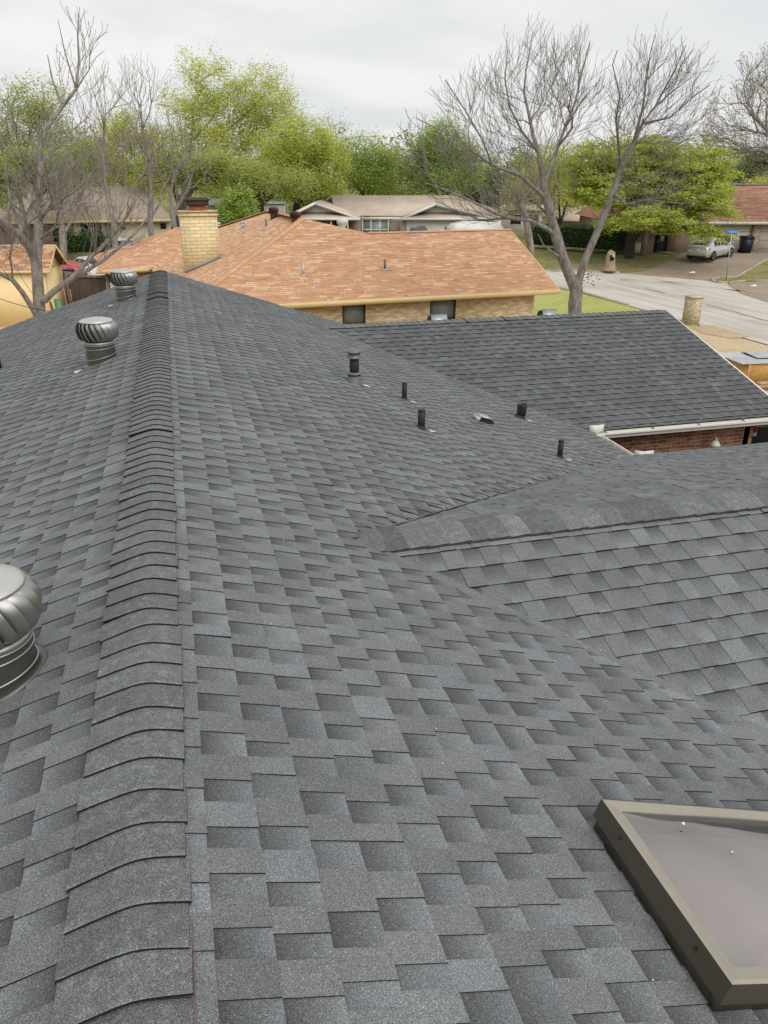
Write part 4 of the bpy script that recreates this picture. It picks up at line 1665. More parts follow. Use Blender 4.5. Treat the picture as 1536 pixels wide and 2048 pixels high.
mb.box((gate0 + 0.1, -0.05, 0.3), (gate1, -0.012, 0.4), FF)
mb.build('gate_rail', M['wood'], gt)
for xx in (gate0 - 0.02, gate1 + 0.02, 2.4, 4.8):
    mb = MB()
    mb.box((xx - 0.05, -0.07, 0), (xx + 0.06, 0.08, fh + 0.03), FF)
    mb.build('fence_post', M['wood'], fence)
mb = MB()
mb.box((0, 0.012, fh - 0.35), (gate0, 0.05, fh - 0.26), FF)
mb.box((0, 0.012, 0.3), (gate0, 0.05, 0.4), FF)
mb.build('fence_rail', M['wood'], fence)

# overhead cable over the left yard
mb = MB()
pts = [W(-40, 583, 22) + (W(250, 615, 26) - W(-40, 583, 22)) * t + vec(0, 0, -0.35 * 4 * t * (1 - t)) for t in np.linspace(0, 1, 16)]
mb.tube(pts, [0.009] * 16, 5)
tag(mb.build('overhead_cable', M['black']), 'thin black cable sagging across the left yard past the shed', 'cable')


# ------------------------------------------------------------------ far houses
def gable_house(name, label, px0, px1, eave_y, d0, d1, eave_z, depth, pitch, roofm, group=None, over=0.5):
    pass


IA = -YAW      # image-plane parallel direction


def window(F, x0, x1, z0, z1, y, parent, frm, pane, nx=1, nz=1, t=0.06):
    mb = MB()
    mb.box((x0, y - 0.06, z0), (x0 + t, y, z1), F)
    mb.box((x1 - t, y - 0.06, z0), (x1, y, z1), F)
    mb.box((x0 + t, y - 0.06, z0), (x1 - t, y, z0 + t), F)
    mb.box((x0 + t, y - 0.06, z1 - t), (x1 - t, y, z1), F)
    for i in range(1, nx):
        xm = x0 + (x1 - x0) * i / nx
        mb.box((xm - t / 2, y - 0.06, z0 + t), (xm + t / 2, y, z1 - t), F)
    for j in range(1, nz):
        zm = z0 + (z1 - z0) * j / nz
        for i in range(nx):
            a, b_ = x0 + (x1 - x0) * i / nx, x0 + (x1 - x0) * (i + 1) / nx
            mb.box((a + (t if i == 0 else t / 2), y - 0.055, zm - t / 2), (b_ - (t if i == nx - 1 else t / 2), y - 0.005, zm + t / 2), F)
    w = mb.build('window', frm, parent)
    mb = MB()
    mb.box((x0 + t, y - 0.02, z0 + t), (x1 - t, y - 0.008, z1 - t), F)
    mb.build('pane', pane, w)
    return w


# centre house: long tan hip roof, white garage
d = 72
cl_ = W(588, 434, d)
cr_ = W(1000, 434, d)
ez = (cl_[2] + cr_[2]) / 2
cd = cr_ - cl_
CA = math.atan2(cd[1], cd[0])
CFm = frame((cl_[0], cl_[1], ez), CA)
cw = math.hypot(cd[0], cd[1])
u_ = cw / (1000 - 588)          # metres per pixel along the front
X = lambda px: (px - 588) * u_
tan = thing('ranch_house', 'long low house with weathered tan roof and white garage behind the orange roof', 'house')
rz_ = 1.62
mb = MB()
dp = 5.4
mb.prism([CFm(X(668), 0.9, 0.15), CFm(X(1000), 0.0, 0), CFm(X(905), dp, rz_), CFm(X(655), dp, rz_)], (0, 0, -0.12))
mb.prism([CFm(X(655), dp + .01, rz_), CFm(X(905), dp + .01, rz_), CFm(X(1000), 2 * dp, 0), CFm(X(600), 2 * dp, 0)], (0, 0, -0.12))
mb.prism([CFm(X(905), dp, rz_), CFm(X(1000), 0, 0), CFm(X(1035), dp, 0.2)], (0, 0, -0.12))
mb.prism([CFm(X(905), dp, rz_), CFm(X(1035), dp, 0.2), CFm(X(1000), 2 * dp, 0)], (0, 0, -0.12))
mb.build('roof', M['tanroof'], tan)
# projecting front gables with pale gable ends and a skirt roof below
for (gx0, gxm, gx1, peak) in ((578, 632, 716, 1.15), (810, 870, 985, 1.08)):
    mb = MB()
    y0 = -1.2
    mb.prism([CFm(X(gx0) - 0.2, y0, 0.0), CFm(X(gxm), y0 + 0.7, peak), CFm(X(gxm), dp, peak), CFm(X(gx0) - 0.2, dp, 0.0)], (0, 0, 0.10))
    mb.prism([CFm(X(gxm), y0 + 0.7, peak), CFm(X(gx1) + 0.2, y0, 0.0), CFm(X(gx1) + 0.2, dp, 0.0), CFm(X(gxm), dp, peak)], (0, 0, 0.10))
    # skirt below the gable end
    mb.prism([CFm(X(gx0) - 0.1, y0 - 0.15, -0.02), CFm(X(gx1) + 0.1, y0 - 0.15, -0.02), CFm(X(gx1) - 1.6, y0 + 1.3, 0.42), CFm(X(gx0) + 1.4, y0 + 1.3, 0.42)], (0, 0, -0.1))
    mb.build('gable_roof', M['tanroof'], tan)
    mb = MB()
    mb.prism([CFm(X(gx0) + 0.9, y0 + 1.15, 0.36), CFm(X(gx1) - 0.9, y0 + 1.15, 0.36), CFm(X(gxm), y0 + 1.15, peak - 0.05)], tuple(vec(*CFm(0, 0.1, 0)) - vec(*CFm(0, 0, 0))))
    mb.build('gable_end', M['siding'], tan)
    mb = MB()
    for (xa, xb) in ((X(gx0) - 0.25, X(gxm)), (X(gx1) + 0.25, X(gxm))):
        mb.prism([CFm(xa, y0 - 0.05, 0.0), CFm(xb, y0 + 0.65, peak + 0.06), CFm(xb, y0 + 0.65, peak - 0.16), CFm(xa, y0 - 0.05, -0.2)], tuple(vec(*CFm(0, 0.04, 0)) - vec(*CFm(0, 0, 0))))
    mb.build('bargeboard', M['whiteframe'], tan)
mb = MB()
mb.box((X(575), -1.42, -0.20), (X(722), -1.36, -0.02), CFm)
mb.box((X(722), -0.06, -0.20), (X(810), -0.005, -0.02), CFm)
mb.box((X(786), -1.42, -0.20), (X(1000), -1.36, -0.02), CFm)
mb.build('fascia', M['whiteframe'], tan)
hz_ = -2.6
mb = MB()
mb.box((X(700), 0.2, hz_), (X(724), 0.4, -0.15), CFm)
mb.box((X(724), 0.2, hz_), (X(778), 0.4, -1.9), CFm)
mb.box((X(778), 0.2, hz_), (X(812), 0.4, -0.15), CFm)
mb.build('wall', M['palebrick'], tan)
mb = MB()
mb.box((X(575), 0.9, hz_), (X(700), 1.1, -0.15), CFm)
mb.box((X(575), 1.2, hz_), (X(580), 10, -0.1), CFm)
mb.box((X(1000), 1.2, hz_), (X(1005), 10, -0.1), CFm)
mb.build('wall', M['palebrick'], tan)
mb = MB()
mb.box((X(812), -0.9, hz_), (X(1000), -0.7, -0.12), CFm)
mb.build('garage_front', mat('garage_white', (0.78, 0.75, 0.68), 0.7, 0, 0.04), tan)
mb = MB()
mb.box((X(800), -1.0, hz_), (X(811), -0.8, -0.12), CFm)
mb.build('pillar', M['palebrick'], tan)
for xx in (697, 664):
    mb = MB()
    mb.box((X(xx) - 0.06, -1.2, hz_), (X(xx) + 0.06, -1.08, -0.15), CFm)
    mb.build('porch_post', M['whiteframe'], tan)
window(CFm, X(724), X(778), -1.9, -0.18, 0.2, tan, M['whiteframe'], M['screen'], 3, 2, 0.09)
window(CFm, X(889), X(900), -1.15, -0.72, -0.9, tan, M['whiteframe'], M['pane'], 1, 1, 0.03)
window(CFm, X(903), X(915), -1.15, -0.72, -0.9, tan, M['whiteframe'], M['pane'], 1, 1, 0.03)
mb = MB()
mb.box((X(668), 0.82, hz_), (X(684), 0.895, -0.25), CFm)
mb.build('door', M['dark'], tan)
# statue-like white post lamp by the porch
mb = MB()
mb.lathe(CFm(X(688), -2.0, hz_), [(0.2, 0), (0.25, 0.6), (0.35, 1.0), (0.2, 1.3), (0.4, 1.6), (0.25, 1.9), (0.5, 2.2), (0.5, 2.5), (0.1, 2.6)], 10)
tag(mb.build('patio_heater', M['siding']), 'pale covered patio heater standing by the tan house porch', 'heater')

# left tan house
d = 68
ll, lr = W(-30, 440, d), W(345, 440, d)
ez2 = (ll[2] + lr[2]) / 2
ld = lr - ll
LA = math.atan2(ld[1], ld[0])
LF = frame((ll[0], ll[1], ez2), LA)
lw = math.hypot(ld[0], ld[1])
u2 = lw / 375
X2 = lambda px: (px + 30) * u2
lh = thing('ranch_house', 'cream walled house with brown shingle roof behind the bare trees at left', 'house')
rz2 = 2.3
mb = MB()
mb.prism([LF(-0.4, -0.5, 0), LF(X2(345), -0.5, 0), LF(X2(300), 5.5, rz2), LF(-0.4, 5.5, rz2)], (0, 0, -0.12))
mb.prism([LF(-0.4, 5.51, rz2), LF(X2(300), 5.51, rz2), LF(X2(345), 11.5, 0), LF(-0.4, 11.5, 0)], (0, 0, -0.12))
mb.prism([LF(X2(300), 5.5, rz2), LF(X2(345), -0.5, 0), LF(X2(345), 11.5, 0)], (0, 0, -0.12))
mb.build('roof', M['brownroof'], lh)
mb = MB()
mb.box((-0.4, -0.56, -0.2), (X2(345), -0.505, -0.02), LF)
mb.build('fascia', M['cream'], lh)
zb2 = gz(ll[0], ll[1]) - ez2 - 0.3
mb = MB()
mb.box((0, 0.0, zb2), (X2(138), 0.2, -0.12), LF)
mb.build('wall', M['brownbrick'], lh)
mb = MB()
mb.box((X2(138), 0.0, zb2), (X2(150), 0.2, -0.12), LF)
mb.box((X2(150), 0.0, zb2), (X2(196), 0.2, -1.45), LF)
mb.box((X2(196), 0.0, zb2), (X2(340), 0.2, -0.12), LF)
mb.box((X2(338), 0.21, zb2), (X2(340), 11, -0.12), LF)
mb.build('wall', M['creamwall'], lh)
mb = MB()
mb.box((X2(202), -0.1, zb2), (X2(212), -0.005, -0.12), LF)
mb.build('pillar', M['brownbrick'], lh)
window(LF, X2(150), X2(196), -1.45, -0.14, 0.05, lh, M['whiteframe'], M['pane'], 2, 1, 0.07)
window(LF, X2(231), X2(243), -0.75, -0.35, 0.0, lh, M['darkframe'], M['pane'])
window(LF, X2(318), X2(330), -0.75, -0.35, 0.0, lh, M['darkframe'], M['pane'])
window(LF, X2(96), X2(116), -1.5, -0.3, 0.0, lh, M['darkframe'], M['pane'])

# right house under the spreading tree
d = 66
rl, rr = W(1180, 447, d), W(1640, 447, d)
ez3 = (rl[2] + rr[2]) / 2
RA = rad(-14.5)
RF = frame((rl[0], rl[1], ez3), RA)
u3 = 0.0
rd3 = vec(math.cos(RA), math.sin(RA), 0)


def X3(px, y_=447):
    """distance along the house front where the pixel column meets it"""
    r = ray(px, y_)
    A = np.array([[rd3[0], -r[0]], [rd3[1], -r[1]]])
    s = np.linalg.solve(A, np.array([CC[0] - rl[0], CC[1] - rl[1]]))
    return s[0]


rh = thing('ranch_house', 'brown brick house with red brown roof behind the lime tree and silver car', 'house')
zb3 = gz(rl[0], rl[1]) - ez3 - 0.3
rpal = [(0.55, (0.36, 0.19, 0.125)), (0.2, (0.30, 0.15, 0.10)), (0.25, (0.43, 0.25, 0.17))]
rdep, rz3 = 6.6, 2.6
rp = rz3 / rdep
en3 = vec(-math.sin(RA), math.cos(RA), 0)
XL = X3(1235) - 0.5
XRr = X3(1640)
mb = MB()
threetab(mb, RF(0, -0.6, 0), rd3, en3 + vec(0, 0, rp), [(XL, 0), (XRr, 0), (XRr, rdep * math.sqrt(1 + rp * rp)), (XL + 2.5, rdep * math.sqrt(1 + rp * rp))], 51, rpal, e=0.2, tw=0.5)
mb.face([RF(XL, -0.6, 0), RF(XL + 2.5, rdep - 0.6, rz3), RF(XL, 2 * rdep - 0.6, 0)], rpal[0][1])
mb.face([RF(XL + 2.5, rdep - 0.6, rz3), RF(XRr, rdep - 0.6, rz3), RF(XRr, 2 * rdep - 0.6, 0), RF(XL, 2 * rdep - 0.6, 0)], rpal[0][1])
mb.build('roof', M['redshingle'], rh)
hipcap('ridge_cap', RF(XL + 2.5, rdep - 0.6, rz3), RF(XRr, rdep - 0.6, rz3), rh, M['redshingle'], (0.30, 0.27, 0.24), 0.3, 50)
mb = MB()
mb.box((XL, -0.68, -0.2), (XRr, -0.605, 0.0), RF)
mb.build('fascia', M['siding'], rh)
g0, g1, g2 = X3(1382), X3(1507), X3(1521)
dr0, dr1 = X3(1313), X3(1341)
mb = MB()
mb.box((XL + 0.4, 0.0, zb3), (dr0, 0.2, -0.12), RF)
mb.box((dr0, 0.0, -0.45), (dr1, 0.2, -0.12), RF)
mb.box((dr1, 0.0, zb3), (g0, 0.2, -0.12), RF)
mb.box((XL + 0.4, 0.21, zb3), (XL + 0.6, 12, -0.12), RF)
mb.build('wall', M['brownbrick'], rh)
mb = MB()
mb.box((dr0, 0.12, zb3), (dr1, 0.16, -0.45), RF)
dd = mb.build('door', M['pane'], rh)
mb = MB()
mb.box((dr0, 0.06, zb3), (dr0 + 0.1, 0.118, -0.45), RF)
mb.box((dr1 - 0.1, 0.06, zb3), (dr1, 0.118, -0.45), RF)
mb.box((dr0 + 0.1, 0.06, -1.55), (dr1 - 0.1, 0.118, -1.47), RF)
mb.build('frame', M['darkframe'], dd)
for a, b_ in ((g0, g1), (g2 + 0.05, XRr - 0.5)):
    mb = MB()
    mb.box((a, 0.1, zb3), (b_, 0.2, -0.14), RF)
    gd = mb.build('garage_door', M['beige'], rh)
    mb = MB()
    for q in range(1, 4):
        zq = zb3 + (-0.14 - zb3) * q / 4
        mb.box((a + 0.05, 0.085, zq - 0.015), (b_ - 0.05, 0.098, zq + 0.015), RF)
    mb.build('panel_seam', mat('seam_paint', (0.30, 0.255, 0.19), 0.8), gd)
mb = MB()
mb.box((g1, -0.15, zb3), (g2, 0.2, -0.12), RF)
mb.build('pillar', mat_brick('rubble_stone', (0.30, 0.20, 0.14), (0.42, 0.33, 0.25), (0.22, 0.17, 0.13), bw=0.3, bh=0.18, ms=0.03, dark=(1.5, 1.4, 1.3)), rh)
mb = MB()
pc = X3(1282)
mb.box((pc - 0.18, -1.6, zb3), (pc + 0.18, -1.24, -0.12), RF)
mb.build('porch_post', M['brownbrick'], rh)
mb = MB()
mb.box((XL, -1.9, -0.18), (dr1 + 1.0, -0.69, -0.06), RF)
mb.build('porch_roof', M['brownroof'], rh)
mb = MB()
xw = X3(1270)
mb.box((xw - 0.4, -0.12, zb3 + 0.3), (xw + 0.9, -0.02, zb3 + 1.1), RF)
mb.build('shutter', M['creamwall'], rh)

# pale houses seen through the trees between
def pale_house(label, px0, px1, py, d, wallm, roofm, hw=2.5, rise=1.4):
    pl_, pr_ = W(px0, py, d), W(px1, py, d)
    d3 = pr_ - pl_
    L = math.hypot(d3[0], d3[1])
    F3 = frame((pl_[0], pl_[1], pl_[2] - hw), math.atan2(d3[1], d3[0]))
    oh = thing('ranch_house', label, 'house')
    mb = MB()
    mb.box((0, 0, -0.5), (L, 0.2, hw), F3)
    mb.box((0, 0.21, -0.5), (0.2, 8, hw), F3)
    mb.box((L - 0.2, 0.21, -0.5), (L, 8, hw), F3)
    mb.build('wall', wallm, oh)
    mb = MB()
    mb.prism([F3(-0.5, -0.5, hw), F3(L + 0.5, -0.5, hw), F3(L - 1.5, 4, hw + rise), F3(1.5, 4, hw + rise)], (0, 0, -0.12))
    mb.prism([F3(1.5, 4.01, hw + rise), F3(L - 1.5, 4.01, hw + rise), F3(L + 0.5, 8.5, hw), F3(-0.5, 8.5, hw)], (0, 0, -0.12))
    mb.prism([F3(L - 1.5, 4, hw + rise), F3(L + 0.5, -0.5, hw), F3(L + 0.5, 8.5, hw)], (0, 0, -0.12))
    mb.prism([F3(1.5, 4, hw + rise), F3(-0.5, 8.5, hw), F3(-0.5, -0.5, hw)], (0, 0, -0.12))
    mb.build('roof', roofm, oh)
    window(F3, L * 0.2, L * 0.2 + 1.2, 1.0, 2.1, 0, oh, M['whiteframe'], M['pane'])
    window(F3, L * 0.6, L * 0.6 + 1.4, 1.0, 2.1, 0, oh, M['whiteframe'], M['pane'])
    return oh


pale_house('pale cream house half hidden behind the hedge and lime tree', 1100, 1205, 440, 84, M['creamwall'], M['tanroof'])
pale_house('pale house with low tan roof right of the white garage, behind bare stems', 1006, 1085, 418, 90, M['siding'], M['tanroof'], 2.6, 0.9)


# pale metal sheds and carport between the trees
def metal_shed(label, px0, px1, py_top, py_bot, d, roofc, wallc, open_front=False):
    a, b_ = W(px0, py_bot, d), W(px1, py_bot, d)
    dv = b_ - a
    an = math.atan2(dv[1], dv[0])
    L = math.hypot(dv[0], dv[1])
    zt_ = W(px0, py_top, d)[2]
    zg_ = gz(a[0], a[1])
    F = frame((a[0], a[1], zg_), an)
    H = zt_ - zg_
    he = H - 0.55
    t = thing('metal_shed', label, 'shed')
    mb = MB()
    if not open_front:
        mb.box((0, 0, 0), (L, 0.06, he), F)
    mb.box((0, 0.07, 0), (0.06, 4, he), F)
    mb.box((L - 0.06, 0.07, 0), (L, 4, he), F)
    mb.build('wall', wallc, t)
    mb = MB()
    mb.prism([F(-0.1, -0.15, he), F(L + 0.1, -0.15, he), F(L + 0.1 - 0.25 * L * 0, 2, H), F(0.25 * L, 2, H)], (0, 0, 0.05))
    mb.prism([F(0.25 * L, 2.01, H), F(L + 0.1, 2.01, H), F(L + 0.1, 4.2, he), F(-0.1, 4.2, he)], (0, 0, 0.05))
    mb.build('roof', roofc, t)
    mb = MB()
    mb.box((L - 0.1, -0.03, 0), (L, -0.002, he), F)
    mb.build('corner_trim', M['whiteframe'], t)
    return t


m_green = mat('pale_green_metal_roof', (0.42, 0.48, 0.45), 0.5, 0.2, 0.06)
m_grey = mat('pale_metal_wall', (0.42, 0.42, 0.38), 0.6, 0.1, 0.06)
metal_shed('pale metal shed with greenish roof beside the orange roof vents', 522, 571, 396, 432, 84, m_green, m_grey)
metal_shed('grey metal carport roof behind the brick chimney, open at the front', 404, 452, 399, 436, 78, mat('grey_metal_roof', (0.30, 0.31, 0.29), 0.6, 0.2), m_grey, True)
metal_shed('small white metal shed glimpsed through the trees left of the oak', 482, 512, 397, 425, 92, m_green, M['whiteframe'])

# ------------------------------------------------------------------ trees
def leafquads(mb, rng, c, n, spread, size, hue, flat=0.6, up=0.35):
    """a clump of n small leaf faces around c"""
    cb = rng.uniform(0.80, 1.18)
    for _ in range(n):
        g3 = [max(-1.6, min(1.6, rng.gauss(0, 1))) * spread for _q in range(3)]
        p = (c[0] + g3[0], c[1] + g3[1], c[2] + g3[2] * flat)
        a = rng.uniform(0, 6.283)
        t = rng.uniform(-1, 1)
        d1 = vec(math.cos(a), math.sin(a), rng.uniform(-0.5, 0.6))
        d2 = np.cross(d1, vec(rng.uniform(-1, 1), rng.uniform(-1, 1), up + rng.uniform(0, 1)))
        l = math.sqrt(d2 @ d2) + 1e-6
        d2 = d2 / l
        s1, s2 = size * rng.uniform(0.6, 1.4), size * rng.uniform(0.35, 0.7)
        k = cb * rng.uniform(0.88, 1.12)
        y = rng.uniform(-0.10, 0.12) + hue
        col = (k * (1 + y), k, k * (1 - y))
        p = vec(*p)
        mb.face([p - d1 * s1 * 0.5, p + d2 * s2 * 0.5, p + d1 * s1 * 0.5, p - d2 * s2 * 0.5], col)


def rnd_dir(rng):
    z = rng.uniform(-1, 1)
    a = rng.uniform(0, 6.283)
    r = math.sqrt(1 - z * z)
    return vec(r * math.cos(a), r * math.sin(a), z)


class Skel:
    """branch skeleton: seed limbs, then attractors joined to the nearest branch"""

    def __init__(s):
        s.P = np.zeros((90000, 3))
        s.par = [-1] * 0
        s.n = 0
        s.dist = np.zeros(90000)

    def add(s, p, par):
        s.P[s.n] = p
        s.par.append(par)
        s.dist[s.n] = 0 if par < 0 else s.dist[par] + np.linalg.norm(s.P[par] - s.P[s.n])
        s.n += 1
        return s.n - 1

    def line(s, pts, par=-1, step=0.35):
        pts = [vec(*p) for p in pts]
        if par >= 0:
            pts = [s.P[par].copy()] + pts
        cur = s.add(pts[0], -1) if par < 0 else par
        for a, b in zip(pts[:-1], pts[1:]):
            m = max(1, int(np.linalg.norm(b - a) / step))
            for k in range(1, m + 1):
                cur = s.add(a + (b - a) * k / m, cur)
        return cur

    def near(s, p):
        return int(np.argmin(((s.P[:s.n] - p) ** 2).sum(1)))

    def attract(s, rng, p, step=0.4, wob=0.12, droop=0.0, pen=0.25, lift=0.25, nmin=0, acute=0.0):
        d = np.sqrt(((s.P[nmin:s.n] - p) ** 2).sum(1)) + pen * s.dist[nmin:s.n] * 0.15
        # prefer joining from below
        d = d + lift * np.maximum(0, s.P[nmin:s.n, 2] - p[2])
        i = int(np.argmin(d)) + nmin
        if acute:
            d0_ = np.linalg.norm(p - s.P[i])
            for _ in range(14):
                pr = s.par[i]
                if pr < 0 or i <= nmin:
                    break
                v1_ = s.P[i] - s.P[pr]
                v2_ = p - s.P[i]
                c_ = (v1_ @ v2_) / (np.linalg.norm(v1_) * np.linalg.norm(v2_) + 1e-9)
                if c_ > acute or np.linalg.norm(p - s.P[pr]) > 2.4 * d0_ + 0.3:
                    break
                i = pr
        a = s.P[i].copy()
        L = np.linalg.norm(p - a)
        if L < 0.05:
            return i
        m = max(1, int(L / step))
        cur = i
        side = np.cross(p - a, rnd_dir(rng))
        side /= np.linalg.norm(side) + 1e-6
        for k in range(1, m + 1):
            t = k / m
            q = a + (p - a) * t + side * math.sin(t * math.pi) * L * wob * rng.uniform(0.6, 1.2) + vec(0, 0, -droop * L * math.sin(t * math.pi))
            if k < m:
                q = q + rnd_dir(rng) * step * 0.12
            cur = s.add(q, cur)
        return cur

    def twigs(s, rng, tips, n, l0, l1, up=0.5):
        out = []
        for i in tips:
            if s.n > 88000:
                break
            pr = s.par[i]
            d0 = unit(s.P[i] - s.P[pr]) if pr >= 0 else vec(0, 0, 1)
            for _ in range(n):
                d = unit(d0 + rnd_dir(rng) * 0.55 + vec(0, 0, up * 0.7))
                L = rng.uniform(l0, l1)
                k1 = s.add(s.P[i] + d * L * 0.5, i)
                out.append(s.add(s.P[k1] + unit(d + rnd_dir(rng) * 0.35 + vec(0, 0, up * 0.3)) * L * 0.5, k1))
        return out

    def build(s, mb, tip=0.008, rmax=0.3, ex=2.35, thin=0.0, rmin=None):
        n = s.n
        acc = np.zeros(n)
        kids = [[] for _ in range(n)]
        for i in range(n):
            if s.par[i] >= 0:
                kids[s.par[i]].append(i)
        R = np.zeros(n)
        for i in range(n - 1, -1, -1):
            R[i] = max(tip, acc[i] ** (1 / ex)) if kids[i] else tip
            if s.par[i] >= 0:
                acc[s.par[i]] += R[i] ** ex
        k = rmax / R[0] if R[0] > 0 else 1
        # scale so the trunk has the right size while tips stay fine
        ga = math.log(rmax / tip) / math.log(max(R[0] / tip, 1.01))
        R = tip * (R / tip) ** ga
        if thin:
            R = np.maximum(tip, R * (R / rmax) ** thin)
        if rmin is not None:
            R = np.maximum(R, rmin[:n])
        done = set()
        stack = [0]
        while stack:
            st = stack.pop()
            # walk the thickest chain from each start
            starts = [(st, k2) for k2 in kids[st]] if st == 0 else []
            chain = [st]
            cur = st
            while kids[cur]:
                ks = sorted(kids[cur], key=lambda q: -R[q])
                for q in ks[1:]:
                    stack.append(('b', cur, q)) if False else s._extra.append((cur, q))
                cur = ks[0]
                chain.append(cur)
            s._emit(mb, [s.P[c] for c in chain], [R[c] for c in chain])
            while s._extra:
                pa, q = s._extra.pop()
                ch = [pa, q]
                cur = q
                while kids[cur]:
                    ks = sorted(kids[cur], key=lambda z: -R[z])
                    for z in ks[1:]:
                        s._extra.append((cur, z))
                    cur = ks[0]
                    ch.append(cur)
                rr = [R[c] for c in ch]
                rr[0] = min(rr[0], rr[1] * 1.25)
                s._emit(mb, [s.P[c] for c in ch], rr)
        s.R = R
        return R

    _extra = []

    def _emit(s, mb, pts, rr):
        if len(pts) < 2:
            return
        r = max(rr)
        sides = 10 if r > 0.12 else 6 if r > 0.04 else 4 if r > 0.018 else 3
        mb.tube(pts, rr, sides, cap=False)


def ell_pts(rng, lobes, n, shell=0.45):
    """points inside ellipsoid lobes (cx,cy,cz,rx,ry,rz), weighted by volume"""
    vol = [l[3] * l[4] * l[5] for l in lobes]
    tot = sum(vol)
    out = []
    for l, v in zip(lobes, vol):
        for _ in range(max(1, int(n * v / tot))):
            d = rnd_dir(rng)
            r = rng.random() ** shell
            out.append(vec(l[0] + d[0] * l[3] * r, l[1] + d[1] * l[4] * r, l[2] + d[2] * l[5] * r))
    rng.shuffle(out)
    return out


def leafy_tree(name, label, base_, lobes, seed, leafcol, barkm, n=260, nleaf=63, spread=0.6, size=0.20, trunk=0.25, hue=0.0, group=None, fork=0.3, lean=(0, 0), droop=0.0, trans=0.5, shell=0.5, twig=0.019, nl_var=0.5, gap=0.0, flat=0.85):
    rng = random.Random(seed)
    t = thing(name, label, 'tree', group=group)
    sk = Skel()
    bx, by, bz = base_
    cz = np.mean([l[2] for l in lobes])
    cx = np.mean([l[0] for l in lobes])
    cy = np.mean([l[1] for l in lobes])
    zf_ = bz + (cz - bz) * fork
    top = vec(bx + lean[0] + (cx - bx) * 0.25, by + lean[1] + (cy - by) * 0.25, zf_)
    root = sk.line([(bx, by, bz - 0.2), (bx + lean[0] * 0.4, by + lean[1] * 0.4, bz + (zf_ - bz) * 0.5), top], step=0.5)
    ntr = sk.n - 1
    # main limbs to the lobe centres
    for l in lobes:
        d = vec(l[0], l[1], l[2]) - top
        pts = []
        for k in range(1, 5):
            q = top + d * (k / 4) + rnd_dir(rng) * np.linalg.norm(d) * 0.07 + vec(0, 0, 0.08 * np.linalg.norm(d) * math.sin(k / 4 * math.pi))
            pts.append(q)
        sk.line(pts, par=ntr, step=0.5)
    tips = []
    for p in sorted(ell_pts(rng, lobes, n, shell), key=lambda q: np.linalg.norm(q - top)):
        tips.append(sk.attract(rng, p, step=0.6, droop=droop, nmin=max(1, ntr - 1)))
    mbt = MB()
    sk.build(mbt, tip=twig, rmax=trunk)
    mbt.build('trunk', barkm, t, smooth=True)
    mbl = MB()
    for i in tips:
        if rng.random() < gap:
            continue
        q = sk.P[i]
        leafquads(mbl, rng, q, max(3, int(nleaf * rng.uniform(1 - nl_var, 1 + nl_var))), spread * rng.uniform(0.7, 1.3), size, hue, flat)
        pr = sk.par[i]
        if pr >= 0:
            leafquads(mbl, rng, sk.P[pr], max(2, int(nleaf * 0.35)), spread * 0.8, size, hue, flat)
    mbl.build('crown', leafcol, t)
    return t


def plane_pt(px, py, d, dd=0.0):
    return W(px, py, d + dd)


def bare_tree(name, label, limbs, attract, seed, barkm, trunk, tip=0.006, twn=3, twl=(0.25, 0.6), group=None, leaf=None, step=0.3, up=0.5, wob=0.045, lift=0.9, sub=0, dens=1.0, thin=0.17):
    """limbs: list of (start index or None, [(px,py,depth)...]); attract: list of (px,py,rx,ry,d,dr,count)"""
    rng = random.Random(seed)
    t = thing(name, label, 'tree', group=group)
    sk = Skel()
    rmin = np.zeros(90000)
    for lb in limbs:
        kind, pts = lb[0], lb[1]
        P_ = [W(*q) for q in pts]
        n0 = sk.n
        if kind is None:
            sk.line(P_, step=step)
        else:
            j = sk.near(P_[0])
            sk.line(P_[1:], par=j, step=step)
        if len(lb) > 2:
            r0, r1 = lb[2]
            m_ = sk.n - n0
            for q in range(m_):
                rmin[n0 + q] = r0 + (r1 - r0) * (q / max(1, m_ - 1)) ** 0.8
    tips = []
    pts = []
    for (px, py, rx, ry, d, dr, cnt) in attract:
        for _ in range(int(cnt * dens)):
            a = rng.uniform(0, 6.283)
            r = math.sqrt(rng.random())
            pts.append(W(px + rx * r * math.cos(a), py + ry * r * math.sin(a), d + rng.uniform(-dr, dr)))
    base_ = sk.P[0].copy()
    pts.sort(key=lambda q: min(((sk.P[:sk.n:4] - q) ** 2).sum(1)))
    nmin = 6
    for p in pts:
        tips.append(sk.attract(rng, p, step=step, wob=wob, lift=lift, nmin=nmin, acute=0.72))
    tw = sk.twigs(rng, tips, twn, *twl, up=up)
    if sub:
        tw = sk.twigs(rng, tw, sub, twl[0] * 0.7, twl[1] * 0.7, up=up * 0.7)
    mb = MB()
    sk.build(mb, tip=tip, rmax=trunk, thin=thin, rmin=rmin)
    mb.build('trunk', barkm, t, smooth=True)
    if leaf:
        lm, nlf, spr, sz, frac = leaf
        mbl = MB()
        for i in tw:
            if rng.random() < frac:
                leafquads(mbl, rng, sk.P[i], nlf, spr, sz, 0.0)
        mbl.build('crown', lm, t)
    return t


LY = mat_leaf('yellow_green_leaves', (0.60, 0.63, 0.15))
LG = mat_leaf('fresh_green_leaves', (0.38, 0.50, 0.12))
LM = mat_leaf('mid_green_leaves', (0.38, 0.45, 0.14))
LO = mat_leaf('olive_green_leaves', (0.46, 0.51, 0.15))
LD = mat_leaf('dark_green_leaves', (0.22, 0.28, 0.10))
LL = mat_leaf('lime_leaves', (0.48, 0.54, 0.11))
LH = mat_leaf('hedge_leaves', (0.085, 0.16, 0.045), 0.3)
LP = mat_leaf('pale_bud_leaves', (0.34, 0.33, 0.17))


